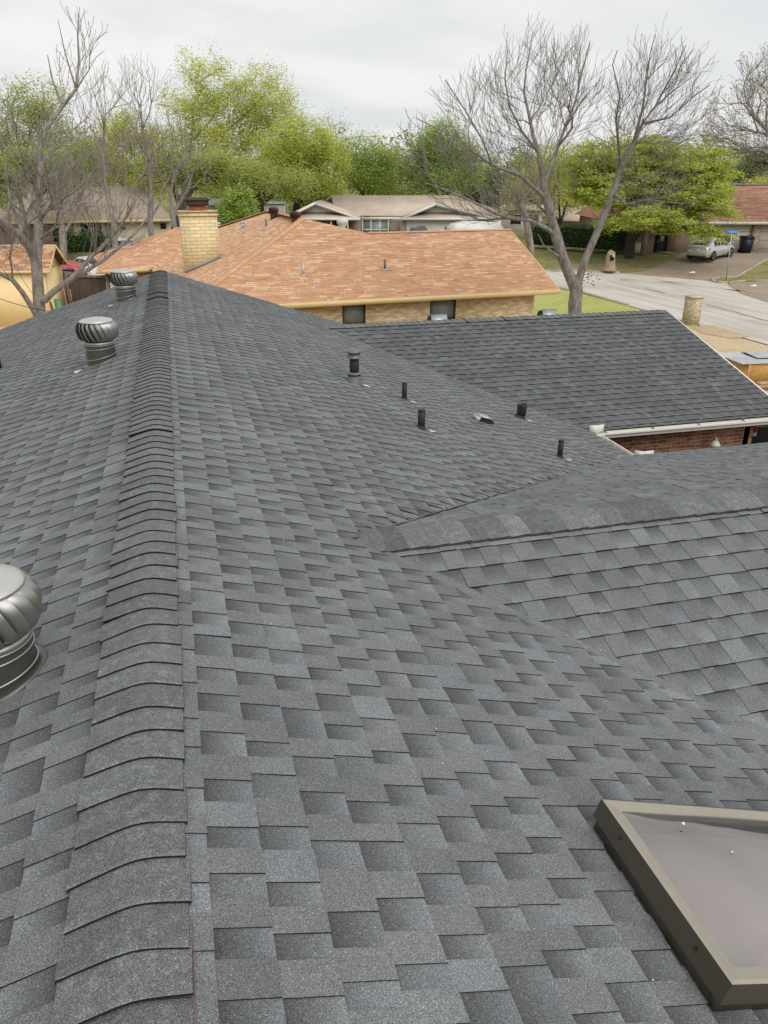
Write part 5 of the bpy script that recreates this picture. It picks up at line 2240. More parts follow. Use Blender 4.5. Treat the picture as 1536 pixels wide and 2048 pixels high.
def lobe(px, py, rx, ry, d, deep=1.0):
    """ellipsoid lobe from picture centre and half extents (pixels) at plan distance d"""
    c = W(px, py, d)
    r = ray(px, py)
    k = d / math.hypot(r[0], r[1])
    m = k / FPX
    return (c[0], c[1], c[2], rx * m, rx * m * deep, ry * m)


def base_at(px, d):
    p = W(px, 480, d)
    return (p[0], p[1], gz(p[0], p[1]))


LT = 'leafy trees behind the houses'
leafy_tree('elm_tree', 'tallest yellow green tree, rounded double crown behind the brick chimney', base_at(395, 92),
           [lobe(405, 165, 55, 68, 92), lobe(370, 235, 62, 55, 92), lobe(530, 190, 68, 60, 93), lobe(470, 240, 80, 70, 94), lobe(575, 235, 48, 50, 92), lobe(430, 310, 95, 60, 92), lobe(545, 310, 70, 50, 92)],
           101, LY, M['bark'], n=620, nleaf=80, spread=0.6, size=0.20, trunk=0.42, fork=0.32, lean=(-2.5, 0), shell=0.42, gap=0.08)
leafy_tree('elm_tree', 'yellow green tree between the tall elm and the tan house roof', base_at(590, 88),
           [lobe(590, 290, 75, 55, 86), lobe(640, 320, 60, 60, 87), lobe(560, 345, 65, 45, 86), lobe(650, 370, 40, 28, 86)],
           102, LY, M['barkdark'], n=430, nleaf=75, spread=0.6, size=0.20, trunk=0.35, fork=0.4, hue=-0.03)
leafy_tree('oak_tree', 'dark trunked oak with olive crown beside the pale metal shed', base_at(523, 76),
           [lobe(515, 360, 62, 38, 76), lobe(590, 370, 50, 32, 77), lobe(455, 350, 45, 36, 76)],
           103, LO, M['barkdark'], n=230, nleaf=53, spread=0.6, size=0.18, trunk=0.40, fork=0.62)
leafy_tree('bushy_tree', 'small bright green tree right of the brick chimney', base_at(470, 62),
           [lobe(475, 412, 33, 30, 62), lobe(460, 430, 30, 20, 62), lobe(485, 390, 20, 18, 62)],
           104, LG, M['bark'], n=150, nleaf=58, spread=0.28, size=0.18, trunk=0.12, fork=0.2)
leafy_tree('leafy_tree', 'green tree with rounded crown rising above the middle of the tan roof', base_at(735, 95),
           [lobe(720, 315, 48, 45, 95), lobe(770, 325, 40, 38, 96), lobe(690, 345, 35, 40, 95), lobe(740, 360, 60, 28, 95)],
           105, LG, M['barkdark'], n=300, nleaf=63, spread=0.6, size=0.20, trunk=0.3, fork=0.35, hue=0.03)
leafy_tree('leafy_tree', 'bright green round tree behind the left limbs of the big bare tree', base_at(880, 92),
           [lobe(880, 290, 50, 50, 92), lobe(845, 320, 45, 42, 92), lobe(930, 325, 50, 45, 93), lobe(880, 355, 70, 30, 92)],
           106, LG, M['barkdark'], n=430, nleaf=81, spread=0.6, size=0.20, trunk=0.3, fork=0.3, hue=0.0)
leafy_tree('leafy_tree', 'yellow topped green tree at the far left edge behind the shed', base_at(60, 84),
           [lobe(70, 215, 75, 55, 84), lobe(0, 270, 60, 80, 84), lobe(105, 290, 70, 70, 85), lobe(40, 340, 80, 55, 84)],
           107, LO, M['bark'], n=430, nleaf=63, spread=0.6, size=0.18, trunk=0.34, fork=0.3, hue=0.0, gap=0.1)
leafy_tree('leafy_tree', 'fresh green low tree behind the left bare tree, beside the cream house', base_at(30, 62),
           [lobe(40, 330, 55, 35, 63), lobe(110, 345, 50, 38, 64), lobe(-10, 375, 50, 35, 63), lobe(170, 320, 40, 40, 66)],
           108, LG, M['bark'], n=300, nleaf=61, spread=0.38, size=0.2, trunk=0.22, fork=0.45, hue=0.05, gap=0.15)
leafy_tree('leafy_tree', 'yellow green tree behind the bare trees left of the tall elm', base_at(265, 90),
           [lobe(250, 265, 50, 38, 90), lobe(300, 290, 45, 45, 90), lobe(220, 320, 60, 50, 90), lobe(300, 345, 65, 40, 90)],
           109, LY, M['bark'], n=400, nleaf=63, spread=0.6, size=0.20, trunk=0.28, fork=0.3, gap=0.12)
leafy_tree('leafy_tree', 'olive tree behind the chimney with bare lower limbs', base_at(345, 70),
           [lobe(330, 330, 60, 40, 72), lobe(395, 345, 55, 35, 73), lobe(440, 330, 40, 30, 73)],
           110, LO, M['barkdark'], n=300, nleaf=48, spread=0.4, size=0.2, trunk=0.3, fork=0.45, lean=(0.4, 0), gap=0.15)
leafy_tree('mesquite_tree', 'spreading lime green tree over the silver car, dark trunk on the lawn', tuple(G(1258, 514)),
           [lobe(1240, 390, 80, 55, 63.0), lobe(1330, 380, 85, 55, 64.0), lobe(1180, 340, 70, 55, 65.0), lobe(1400, 400, 62, 45, 62.0), lobe(1290, 320, 95, 45, 65.0), lobe(1385, 335, 75, 42, 64.0), lobe(1345, 445, 50, 22, 61.0), lobe(1400, 470, 30, 16, 60.5), lobe(1240, 450, 45, 20, 61.0), lobe(1430, 350, 40, 40, 63.0), lobe(1448, 425, 34, 26, 60), lobe(1425, 465, 40, 16, 59.5), lobe(1290, 430, 60, 25, 60)],
           111, LL, M['barkdark'], n=950, nleaf=72, spread=0.34, size=0.20, trunk=0.36, fork=0.55, droop=0.05, hue=0.0, flat=0.42, gap=0.06)
leafy_tree('leafy_tree', 'yellow green tree behind the fork of the big bare tree', base_at(1130, 80),
           [lobe(1110, 330, 55, 45, 80), lobe(1070, 370, 60, 40, 80), lobe(1150, 385, 55, 40, 80), lobe(1030, 400, 40, 25, 80)],
           112, LY, M['barkdark'], n=270, nleaf=53, spread=0.6, size=0.18, trunk=0.25, fork=0.3, hue=-0.02, gap=0.1)
leafy_tree('leafy_tree', 'dark green tree low at the right edge behind the red brown roof', base_at(1530, 90),
           [lobe(1500, 330, 45, 35, 90), lobe(1560, 320, 60, 45, 90), lobe(1470, 360, 40, 25, 88)],
           113, LD, M['barkdark'], n=190, nleaf=58, spread=0.6, size=0.20, trunk=0.3, fork=0.3)
leafy_tree('leafy_tree', 'yellow green tree just above the red brown roof ridge', base_at(1520, 80),
           [lobe(1520, 375, 35, 16, 80), lobe(1570, 370, 40, 20, 80)],
           114, LY, M['barkdark'], n=90, nleaf=53, spread=0.6, size=0.18, trunk=0.2, fork=0.3)
leafy_tree('leafy_tree', 'thin pale tree top standing far behind the elm, almost bare', base_at(668, 120),
           [lobe(668, 255, 35, 32, 120), lobe(650, 290, 40, 35, 120), lobe(700, 295, 35, 30, 120)],
           115, LP, M['bark2'], n=170, nleaf=16, spread=0.6, size=0.18, trunk=0.25, fork=0.25, twig=0.02, gap=0.25)
rng_ = random.Random(77)
for i, (px, top, d, rx, lf, lab) in enumerate((
        (620, 330, 125, 60, LM, 'mid green tree far behind, just left of the tan roof peak'),
        (800, 300, 128, 55, LM, 'mid green far tree between the two bright green trees'),
        (980, 320, 118, 60, LD, 'dark green far tree behind the bare tree\'s middle stems'),
        (1060, 300, 120, 65, LM, 'green far tree filling behind the bare tree fork'),
        (1400, 310, 118, 80, LM, 'mid green far tree behind the right part of the lime tree'),
        (1290, 300, 122, 70, LD, 'dark far tree behind the middle of the lime tree'),
        (160, 300, 112, 70, LM, 'mid green far tree seen through the left bare branches'),
        (-40, 260, 105, 80, LM, 'green far tree cut by the left edge'),
        (1195, 305, 116, 60, LY, 'yellow green far tree between bare limbs and lime tree'),
        (480, 330, 120, 80, LM, 'green far tree beneath the tall elm crown'))):
    h = (400 - top)
    leafy_tree('far_tree', lab, base_at(px, d), [lobe(px, top + 35, rx * 0.62, 32, d), lobe(px - rx * 0.45, top + 62, rx * 0.6, 40, d), lobe(px + rx * 0.45, top + 60, rx * 0.6, 40, d), lobe(px, 388, rx, 26, d)],
               200 + i, lf, M['barkdark'], n=150, nleaf=63, spread=0.6, size=0.36, trunk=0.3, fork=0.3, hue=rng_.uniform(-.03, .03), group='distant leafy trees')

# far wood behind everything
mb = MB()
rw = random.Random(12)
for i in range(1500):
    px = rw.uniform(-250, 1800)
    d = rw.uniform(132, 165)
    hmax = 3.5 + 2.0 * math.sin(px * 0.011) + 1.3 * math.sin(px * 0.031 + 1)
    p = W(px, 400, d)
    p[2] = gz(p[0], p[1]) + rw.uniform(0.2, 1.0) * (6.5 + hmax)
    leafquads(mb, rw, p, 9, 1.1, 0.85, rw.uniform(-0.05, 0.05))
fw_ = mb.build('distant_wood', LM, kind='stuff')
tag(fw_, 'dense green wood closing off the far end of the neighbourhood', 'wood')

# ------------------------------------------------------------------ bare trees
d = 27.5
RT = [
    (None, [(1148, 760, d), (1149, 690, d), (1150, 640, d), (1150, 605, d), (1153, 578, d)], (0.24, 0.2)),
    (1, [(1153, 578, d), (1138, 548, d - .1), (1125, 515, d - .2), (1112, 470, d - .3), (1100, 425, d - .4), (1087, 370, d - .4), (1077, 305, d - .3), (1066, 270, d - .2), (1058, 230, d), (1048, 185, d + .2), (1052, 140, d + .3), (1062, 90, d + .3), (1066, 60, d + .3)], (0.14, 0.008)),
    (1, [(1153, 578, d), (1161, 548, d + .1), (1173, 512, d + .2), (1192, 470, d + .4), (1207, 432, d + .5), (1226, 385, d + .6), (1243, 335, d + .8), (1266, 290, d + .9), (1284, 248, d + 1.0), (1310, 213, d + 1.1), (1345, 183, d + 1.2), (1395, 146, d + 1.3)], (0.125, 0.010)),
    (1, [(1112, 470, d - .3), (1090, 455, d - .7), (1058, 440, d - 1.1), (1018, 436, d - 1.4), (985, 425, d - 1.6), (950, 405, d - 1.8), (905, 385, d - 2), (850, 365, d - 2.1)], (0.065, 0.018)),
    (1, [(1130, 525, d - .2), (1108, 507, d - .5), (1087, 490, d - .8), (1076, 468, d - 1.0)], (0.035, 0.016)),
    (1, [(1125, 515, d - .2), (1105, 470, d + .6), (1075, 445, d + 1.1), (1045, 438, d + 1.3)], (0.05, 0.02)),
    (1, [(1226, 388, d + .6), (1252, 410, d + .2), (1292, 400, d - .3), (1328, 404, d - .7), (1370, 407, d - 1.0)], (0.055, 0.016)),
    (1, [(1243, 335, d + .8), (1237, 285, d + .3), (1232, 240, d - .2), (1240, 190, d - .5), (1225, 130, d - .6), (1235, 100, d - .6)], (0.05, 0.012)),
    (1, [(1266, 290, d + .9), (1285, 220, d + .6), (1293, 160, d + .3), (1300, 110, d + .2), (1310, 70, d + .2)], (0.045, 0.012)),
    (1, [(1310, 213, d + 1.1), (1350, 140, d + .8), (1372, 90, d + .7)], (0.035, 0.012)),
    (1, [(1087, 370, d - .4), (1110, 310, d + .2), (1130, 255, d + .6), (1150, 205, d + .9), (1165, 140, d + 1.1), (1180, 85, d + 1.2)], (0.055, 0.014)),
    (1, [(1077, 305, d - .3), (1045, 265, d - .9), (1020, 215, d - 1.3), (1010, 160, d - 1.5), (1015, 100, d - 1.6)], (0.05, 0.014)),
    (1, [(1095, 395, d - .4), (1040, 350, d - 1.0), (985, 330, d - 1.4), (965, 280, d - 1.7), (930, 220, d - 1.9), (890, 160, d - 2)], (0.05, 0.014)),
    (1, [(985, 330, d - 1.4), (940, 300, d - 1), (900, 270, d - .7), (830, 235, d - .5)], (0.035, 0.012)),
    (1, [(1130, 255, d + .6), (1165, 200, d + .1), (1200, 160, d - .2)], (0.03, 0.012)),
    (1, [(1284, 248, d + 1.0), (1340, 235, d + .4), (1390, 190, d + .2), (1420, 170, d)], (0.035, 0.012)),
    (1, [(1018, 436, d - 1.4), (960, 440, d - 1.0), (910, 420, d - .8), (870, 400, d - .6)], (0.03, 0.012)),
]
bare_tree('bare_tree', 'big bare grey tree with V forked trunk standing on the green lawn', RT,
          [(1065, 205, 90, 115, d, 1.6, 150), (1140, 200, 65, 95, d + .6, 1.4, 70), (1320, 205, 90, 100, d + .8, 1.6, 150), (960, 265, 80, 85, d - 1, 1.6, 85), (885, 330, 90, 70, d - 1.4, 1.5, 70),
           (1060, 380, 90, 70, d - .4, 1.6, 70), (1290, 320, 110, 80, d + .5, 1.8, 70), (1000, 430, 80, 22, d - 1.2, 1.0, 40), (1320, 400, 70, 22, d - .5, 1.0, 22), (1200, 270, 60, 80, d + .4, 1.5, 40)],
          301, M['bark2'], 0.225, tip=0.0056, twn=3, twl=(0.3, 0.7), up=0.5, sub=1, dens=0.92, thin=0.27)
# withered leaf spray hanging on a shoot at the fork
mb = MB()
rb_ = random.Random(8)
a = W(1163, 555, d)
for i in range(46):
    q = W(1158 + rb_.uniform(0, 42), 545 + rb_.uniform(-8, 24), d - 0.3 + rb_.uniform(-.2, .2))
    leafquads(mb, rb_, q, 1, 0.02, 0.10, 0.3)
wl = mb.build('dry_leaves', mat_leaf('withered_leaves', (0.12, 0.065, 0.045), 0.2), bpy.data.objects['bare_tree'])

d = 24.5
LTs = [
    (None, [(82, 760, d), (80, 690, d), (79, 640, d), (78, 600, d), (75, 560, d), (72, 520, d)], (0.175, 0.15)),
    (1, [(72, 520, d), (58, 492, d - .2), (40, 472, d - .4), (12, 450, d - .6), (-25, 425, d - .8), (-60, 390, d - 1)], (0.12, 0.06)),
    (1, [(72, 520, d), (77, 480, d + .1), (77, 440, d + .2), (80, 395, d + .3), (82, 330, d + .4), (80, 285, d + .5), (96, 250, d + .6), (125, 213, d + .7), (152, 178, d + .7), (158, 120, d + .8), (155, 65, d + .8), (159, 14, d + .8)], (0.11, 0.006)),
    (1, [(79, 610, d), (90, 600, d - .2), (105, 585, d - .3), (140, 559, d - .5), (163, 536, d - .6), (186, 510, d - .7), (212, 487, d - .8), (241, 454, d - .9), (260, 419, d - 1), (271, 400, d - 1)], (0.1, 0.03)),
    (1, [(140, 559, d - .5), (165, 546, d - .3), (182, 536, d - .2), (208, 520, d), (241, 493, d + .1), (270, 467, d + .2), (287, 445, d + .2), (300, 430, d + .2)], (0.065, 0.025)),
    (1, [(80, 640, d), (62, 612, d - .3), (45, 585, d - .5), (25, 560, d - .7), (0, 547, d - .9), (-40, 535, d - 1.1)], (0.075, 0.055)),
    (1, [(77, 440, d + .2), (95, 420, d - .2), (130, 395, d - .5), (160, 375, d - .8), (185, 345, d - 1)], (0.05, 0.02)),
    (1, [(80, 395, d + .3), (60, 350, d - .2), (40, 300, d - .5), (25, 240, d - .7)], (0.045, 0.016)),
    (1, [(152, 178, d + .7), (130, 105, d + .4), (116, 40, d + .3)], (0.018, 0.007)),
    (1, [(125, 213, d + .7), (105, 160, d + 1.0), (95, 110, d + 1.1)], (0.03, 0.01)),
    (1, [(152, 178, d + .7), (178, 140, d + 1.0), (192, 115, d + 1.1), (210, 100, d + 1.1)], (0.018, 0.007)),
    (1, [(82, 330, d + .4), (110, 290, d + 1.0), (140, 265, d + 1.4), (175, 235, d + 1.6)], (0.035, 0.012)),
    (1, [(12, 450, d - .6), (20, 400, d - .2), (10, 330, d), (0, 260, d)], (0.05, 0.018)),
    (1, [(58, 492, d - .2), (50, 430, d - .7), (40, 380, d - 1)], (0.04, 0.016)),
    (1, [(77, 470, d + .1), (110, 455, d - .6), (140, 440, d - 1)], (0.035, 0.016)),
]
bare_tree('bare_tree', 'bare grey brown tree with several spreading limbs in front of the yellow shed', LTs,
          [(110, 330, 90, 90, d + .3, 1.5, 90), (60, 420, 80, 70, d - .4, 1.5, 110), (200, 420, 80, 60, d - .6, 1.3, 70), (20, 300, 70, 90, d - .3, 1.3, 55), (152, 125, 46, 85, d + .8, 0.6, 30), (230, 480, 50, 35, d - .3, 0.8, 25), (130, 380, 60, 50, d - .5, 1.4, 55), (20, 500, 50, 40, d - .7, 1, 25)],
          302, M['bark'], 0.170, tip=0.0055, twn=3, twl=(0.2, 0.5), up=0.3, sub=1, dens=0.66)

BG = 'bare trees behind the left yard'
for i, (px, d, pts, att, lab, tr_) in enumerate((
        (125, 58, [(127, 520), (126, 470), (122, 430), (118, 380), (105, 320), (100, 260)], [(120, 300, 60, 90, 60), (90, 380, 50, 50, 30), (160, 360, 45, 60, 35)], 'dark bare tree with thick trunk beside the left hedge', 0.24),
        (215, 55, [(232, 500), (228, 450), (215, 390), (205, 320), (208, 260), (212, 200)], [(215, 260, 55, 100, 75), (170, 330, 45, 60, 30), (260, 330, 45, 70, 40)], 'slender bare tree in front of the cream house windows', 0.17),
        (300, 58, [(304, 480), (300, 440), (302, 390), (300, 330), (285, 260), (280, 190)], [(285, 230, 50, 80, 60), (330, 320, 50, 60, 45), (255, 320, 40, 60, 30)], 'pale bare tree just left of the brick chimney', 0.20),
        (350, 62, [(352, 470), (345, 430), (340, 390), (352, 340), (368, 300)], [(340, 310, 45, 55, 40), (385, 340, 40, 40, 30)], 'dark bare forked tree touching the chimney\'s left side', 0.20),
        (1040, 40, [(1062, 500), (1058, 470), (1050, 430), (1040, 400), (1030, 370)], [(1030, 380, 45, 45, 40), (1060, 400, 30, 40, 25)], 'clump of bare stems behind the big forked tree', 0.16))):
    L = [(None, [(q[0], q[1], d) for q in [(pts[0][0], 545)] + pts])]
    L.append((1, [(pts[2][0], pts[2][1], d), (pts[2][0] - 25, pts[2][1] - 45, d + .5), (pts[2][0] - 40, pts[2][1] - 100, d + 1)]))
    L.append((1, [(pts[1][0], pts[1][1], d), (pts[1][0] + 30, pts[1][1] - 50, d - .5), (pts[1][0] + 45, pts[1][1] - 110, d - 1)]))
    bare_tree('bare_tree', lab, L, [(a, b_, c, e_, d, 2.0, n) for a, b_, c, e_, n in att], 310 + i, M['bark'] if i != 2 else M['bark2'], tr_, tip=0.0095, twn=3, twl=(0.5, 1.1), group=BG if i < 4 else None, step=0.6, up=0.7, sub=1, dens=0.75)

d = 70
bare_tree('budding_tree', 'large nearly bare tree with tiny new leaves at the right edge', [
    (None, [(1640, 470, d), (1625, 420, d), (1600, 360, d), (1580, 320, d)]),
    (1, [(1600, 360, d), (1560, 320, d - 1), (1520, 300, d - 1.5), (1480, 305, d - 2), (1440, 315, d - 2)]),
    (1, [(1580, 320, d), (1545, 270, d), (1510, 235, d), (1480, 200, d + 1), (1470, 160, d + 1)]),
    (1, [(1580, 320, d), (1560, 250, d + 1), (1545, 190, d + 1), (1535, 120, d + 1)]),
    (1, [(1545, 270, d), (1490, 260, d - 1), (1440, 245, d - 1.5), (1415, 235, d - 2)]),
    (1, [(1600, 360, d), (1570, 370, d - 2), (1530, 375, d - 3), (1500, 385, d - 3)])],
    [(1500, 250, 80, 75, d, 4, 150), (1540, 170, 60, 60, d, 3, 90), (1460, 290, 50, 40, d - 1, 3, 60), (1560, 320, 60, 50, d, 3, 50)],
    330, M['bark'], 0.34, tip=0.0105, twn=3, twl=(0.4, 1.0), leaf=(LP, 3, 0.16, 0.16, 0.6), step=0.5, sub=1, dens=1.1)


# ------------------------------------------------------------------ hedges
def hedge(label, a, b, depth, h, seed, dens=260):
    rng = random.Random(seed)
    a, b = vec(*a), vec(*b)
    d_ = b - a
    L = math.hypot(d_[0], d_[1])
    an = math.atan2(d_[1], d_[0])
    zg_ = min(a[2], b[2])
    F = frame((a[0], a[1], zg_), an)
    t = thing('hedge', label, 'hedge')
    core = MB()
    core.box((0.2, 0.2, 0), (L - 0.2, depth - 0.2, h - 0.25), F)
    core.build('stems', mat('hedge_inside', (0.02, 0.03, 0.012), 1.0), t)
    mb = MB()
    for i in range(int(L * dens / 4)):
        x, y, z = rng.uniform(0, L), rng.uniform(0, depth), rng.uniform(0.0, h)
        f = rng.random()
        if f < 0.5:
            y = rng.uniform(0, 0.25)
        elif f < 0.8:
            z = h - rng.uniform(0, 0.25) + 0.12 * math.sin(x * 1.7) + 0.08 * math.sin(x * 4.1)
        leafquads(mb, rng, F(x, y, z), 6, 0.14, 0.17, -0.02)
    mb.build('foliage', LH, t)
    return t


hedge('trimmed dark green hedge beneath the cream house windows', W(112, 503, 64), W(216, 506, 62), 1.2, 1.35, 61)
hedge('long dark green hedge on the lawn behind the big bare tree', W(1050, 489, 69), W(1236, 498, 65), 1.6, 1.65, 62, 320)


# ------------------------------------------------------------------ cars
def sedan(label, x, y, heading, paint, L=4.6, Wd=1.78, H=1.45, cat='car', name='parked_car', zb=None, pitch=0.0, suv=False):
    """heading: azimuth (from +y towards +x) the bonnet points at"""
    z0 = gz(x, y) + 0.05 if zb is None else zb
    ca, sa = math.cos(math.pi / 2 - heading), math.sin(math.pi / 2 - heading)
    F = lambda px, py, pz: (x + ca * px - sa * py, y + sa * px + ca * py, z0 + pz + px * pitch)
    t = thing(name, label, cat)
    hw = Wd / 2
    # stations along x : (x, z bottom, z shoulder, half width, z deck)
    if suv:
        st = [(-2.3, .45, .75, .74, .98), (-2.22, .34, .85, .82, 1.05), (-1.6, .28, .9, .88, 1.08), (0, .26, .9, .89, 1.06), (1.1, .28, .88, .88, 1.06), (1.9, .32, .82, .84, 1.0), (2.2, .36, .75, .78, .92), (2.3, .45, .66, .70, .8)]
        cab = [(-2.2, 1.04, .72), (-1.95, H - .05, .60), (-.6, H, .62), (.35, H - .06, .60), (1.15, 1.05, .72)]
    else:
        st = [(-2.3, .42, .72, .72, .92), (-2.2, .28, .82, .80, 1.02), (-1.7, .24, .86, .87, 1.04), (-.8, .22, .86, .89, .98), (.3, .22, .84, .89, .95), (1.0, .23, .80, .88, .93), (1.7, .25, .72, .85, .84), (2.1, .28, .64, .78, .74), (2.3, .36, .54, .66, .60)]
        cab = [(-1.95, 1.03, .66), (-1.05, H - .04, .54), (-.35, H, .56), (.25, H - .05, .55), (1.15, .93, .70)]
    mb = MB()
    rows = []
    for (sx, zb_, zs, w, zd) in st:
        sx *= L / 4.6
        half = [(0.0, zb_), (w * .82, zb_), (w * .97, zb_ + .10), (w, zs * .72), (w * .985, zs), (w * .90, zd - .02), (w * .6, zd + .02), (0.0, zd + .035)]
        rows.append([F(sx, yy, zz) for yy, zz in half] + [F(sx, -yy, zz) for yy, zz in half[-2:0:-1]])
    m_ = len(rows[0])
    vs = [p for r in rows for p in r]
    fs = [(i * m_ + k, i * m_ + (k + 1) % m_, (i + 1) * m_ + (k + 1) % m_, (i + 1) * m_ + k) for i in range(len(rows) - 1) for k in range(m_)]
    fs += [tuple(range(m_ - 1, -1, -1)), tuple((len(rows) - 1) * m_ + k for k in range(m_))]
    mb.mesh(vs, fs)
    mb.build('body', paint, t, smooth=True)
    # cabin: roof and pillars
    mb = MB()
    c = [(a * L / 4.6, z, w) for a, z, w in cab]
    zbelt = [np.interp(a, [q[0] * L / 4.6 for q in st], [q[4] for q in st]) - 0.02 for a, z, w in c]
    wb = [np.interp(a, [q[0] * L / 4.6 for q in st], [q[3] for q in st]) * 0.93 for a, z, w in c]
    rr = []
    for (a, z, w), zl, wl in zip(c, zbelt, wb):
        rr.append([F(a, -wl, zl), F(a, -w - .02, z - .05), F(a, -w + .08, z), F(a, 0, z + .02), F(a, w - .08, z), F(a, w + .02, z - .05), F(a, wl, zl)])
    for i in range(len(rr) - 1):
        for k in range(6):
            mb.face([rr[i][k], rr[i][k + 1], rr[i + 1][k + 1], rr[i + 1][k]])
    mb.build('roof', paint, t)
    # glass

    def quad(pts, nm='window'):
        mq = MB()
        mq.prism([F(*p) for p in pts], (0, 0, 0.001))
        mq.build(nm, M['carglass'], t)
    for s in (-1, 1):
        def side(a, fz):
            zl = np.interp(a, [q[0] for q in c], zbelt)
            zt = np.interp(a, [q[0] for q in c], [q[1] for q in c]) - .05
            w0 = np.interp(a, [q[0] for q in c], wb)
            w1 = np.interp(a, [q[0] for q in c], [q[2] for q in c]) + .02
            return (a, s * (w0 + (w1 - w0) * fz + .012), zl + (zt - zl) * fz)
        k = L / 4.6
        if suv:
            spans = ((-1.85 * k, -1.15 * k), (-1.05 * k, -.2 * k), (-.1 * k, .78 * k))
        else:
            spans = ((-1.35 * k, -.38 * k), (-.28 * k, .72 * k))
        for a0, a1 in spans:
            pts = [side(a0 + 0.05, .10), side(a1, .10)]
            top = [side(min(a1, c[3][0] + 0.12), .90) if a1 > c[3][0] else side(a1, .90), side(max(a0, c[1][0] - 0.05) if not suv else a0 + .1, .90)]
            quad(pts + top)
    # rear and front screens
    for i0, i1, e in ((0, 1, -1), (4, 3, 1)):
        (a0, z0_, w0), (a1, z1_, w1) = c[i0], c[i1]
        zl = zbelt[i0] + .04
        dx = e * .02
        lo = .12
        p0 = (a0 + (a1 - a0) * lo + dx, zl + (z1_ - zl) * lo + .012)
        p1 = (a0 + (a1 - a0) * .9 + dx, zl + (z1_ - zl) * .93 + .012)
        quad([(p0[0], -wb[i0] * .80, p0[1]), (p0[0], wb[i0] * .80, p0[1]), (p1[0], w1 * .92, p1[1]), (p1[0], -w1 * .92, p1[1])], 'rear_window' if e < 0 else 'windscreen')
    # wheels
    k = L / 4.6
    for wx in (-1.40 * k, 1.32 * k):
        for s in (-1, 1):
            R0 = .37 if suv else .325
            cx_, cy_ = wx, s * (Wd / 2 - .095)
            mq = MB()
            ring = []
            for yo, rr_ in ((-.10, R0 * .9), (-.08, R0), (.08, R0), (.105, R0 * .93), (.105, R0 * .66), (.06, R0 * .62)):
                ring.append([F(cx_ + rr_ * math.cos(2 * math.pi * q / 20), cy_ + s * yo, R0 + rr_ * math.sin(2 * math.pi * q / 20)) for q in range(20)])
            vs = [p for r in ring for p in r]
            mq.mesh(vs, [(i * 20 + q, i * 20 + (q + 1) % 20, (i + 1) * 20 + (q + 1) % 20, (i + 1) * 20 + q) for i in range(5) for q in range(20)])
            wh = mq.build('wheel', M['tyre'], t)
            mq = MB()
            for q in range(5):
                an = 2 * math.pi * q / 5
                for da in (-.16, .16):
                    mq.prism([F(cx_ + .04 * math.cos(an + da * 3), cy_ + s * .07, R0 + .04 * math.sin(an + da * 3)), F(cx_ + R0 * .63 * math.cos(an + da - .09), cy_ + s * .09, R0 + R0 * .63 * math.sin(an + da - .09)), F(cx_ + R0 * .63 * math.cos(an + da + .09), cy_ + s * .09, R0 + R0 * .63 * math.sin(an + da + .09))], tuple(vec(*F(0, s * .015, 0)) - vec(*F(0, 0, 0))))
            mq.build('rim', M['rim'], wh)
            # dark arch above the wheel
            mq = MB()
            A0 = [F(cx_ + (R0 + .055) * math.cos(q), s * (Wd / 2 - .008), R0 + (R0 + .055) * math.sin(q)) for q in np.linspace(-.35, math.pi + .35, 16)]
            mq.prism(A0, tuple(vec(*F(0, -s * .02, 0)) - vec(*F(0, 0, 0))))
            mq.build('wheel_arch', M['black'], t)
    zt = .80
    for s in (-1, 1):
        mq = MB()
        mq.prism([F(-2.285 * k, s * .34, zt - .04), F(-2.16 * k, s * .80, zt - .02), F(-1.93 * k, s * .875, zt + .09), F(-2.10 * k, s * .78, zt + .12), F(-2.27 * k, s * .40, zt + .08)], tuple(vec(*F(-.03, s * .012, .01)) - vec(*F(0, 0, 0))))
        mq.build('taillight', M['taillight'], t)
        mq = MB()
        zh = np.interp(2.1, [q[0] for q in st], [q[2] for q in st])
        mq.prism([F(2.24 * k, s * .45, zh - .03), F(2.05 * k, s * .76, zh), F(2.02 * k, s * .74, zh + .09), F(2.20 * k, s * .45, zh + .06)], tuple(vec(*F(.03, s * .02, .01)) - vec(*F(0, 0, 0))))
        mq.build('headlight', M['rim'], t)
        mq = MB()
        mq.box((.62 * k, s * .90 - .08, .98), (.80 * k, s * .90 + .08, 1.10), F)
        mq.build('wing_mirror', paint, t)
    mq = MB()
    mq.box((-2.325 * k, -.26, .70), (-2.29 * k, .26, .84), F)
    mq.build('number_plate', M['siding'], t)
    mq = MB()
    mq.box((-2.29 * k, -.7, .25), (-2.0 * k, .7, .42), F)
    mq.build('lower_bumper', M['black'], t)
    return t


p = G(1416, 521)
q = W(1416, 515, math.hypot(p[0] - CC[0], p[1] - CC[1]) + 1.2)
sedan('silver grey sedan parked on the driveway under the lime tree, rear towards us', q[0] + 0.35, q[1] + 0.2, rad(61), M['silver'], L=4.8, Wd=1.84, H=1.5, pitch=0.03)
p = W(176, 530, 57.5)
sedan('white car parked nose away behind the wooden fence at left', p[0], p[1], rad(-28), M['carwhite'], pitch=0)
p = W(247, 492, 62)
sedan('white van like car on the street in front of the cream house', p[0], p[1], rad(160), M['carwhite'], H=1.75, suv=True)
p = W(118, 560, 46.5)
cn = thing('canopy', 'red fabric canopy with dark side curtain behind fence beside the yellow shed', 'canopy')
CF_ = frame((p[0], p[1], GZ), rad(-12))
mb = MB()
hc_, pk = W(118, 533, 46)[2] - GZ, W(112, 514, 47)[2] - GZ + 0.1
q_ = [CF_(-1.4, -1.1, hc_), CF_(1.35, -1.1, hc_ - 0.12), CF_(1.35, 1.3, hc_ - 0.1), CF_(-1.4, 1.3, hc_)]
ap = CF_(-0.25, 0.1, pk)
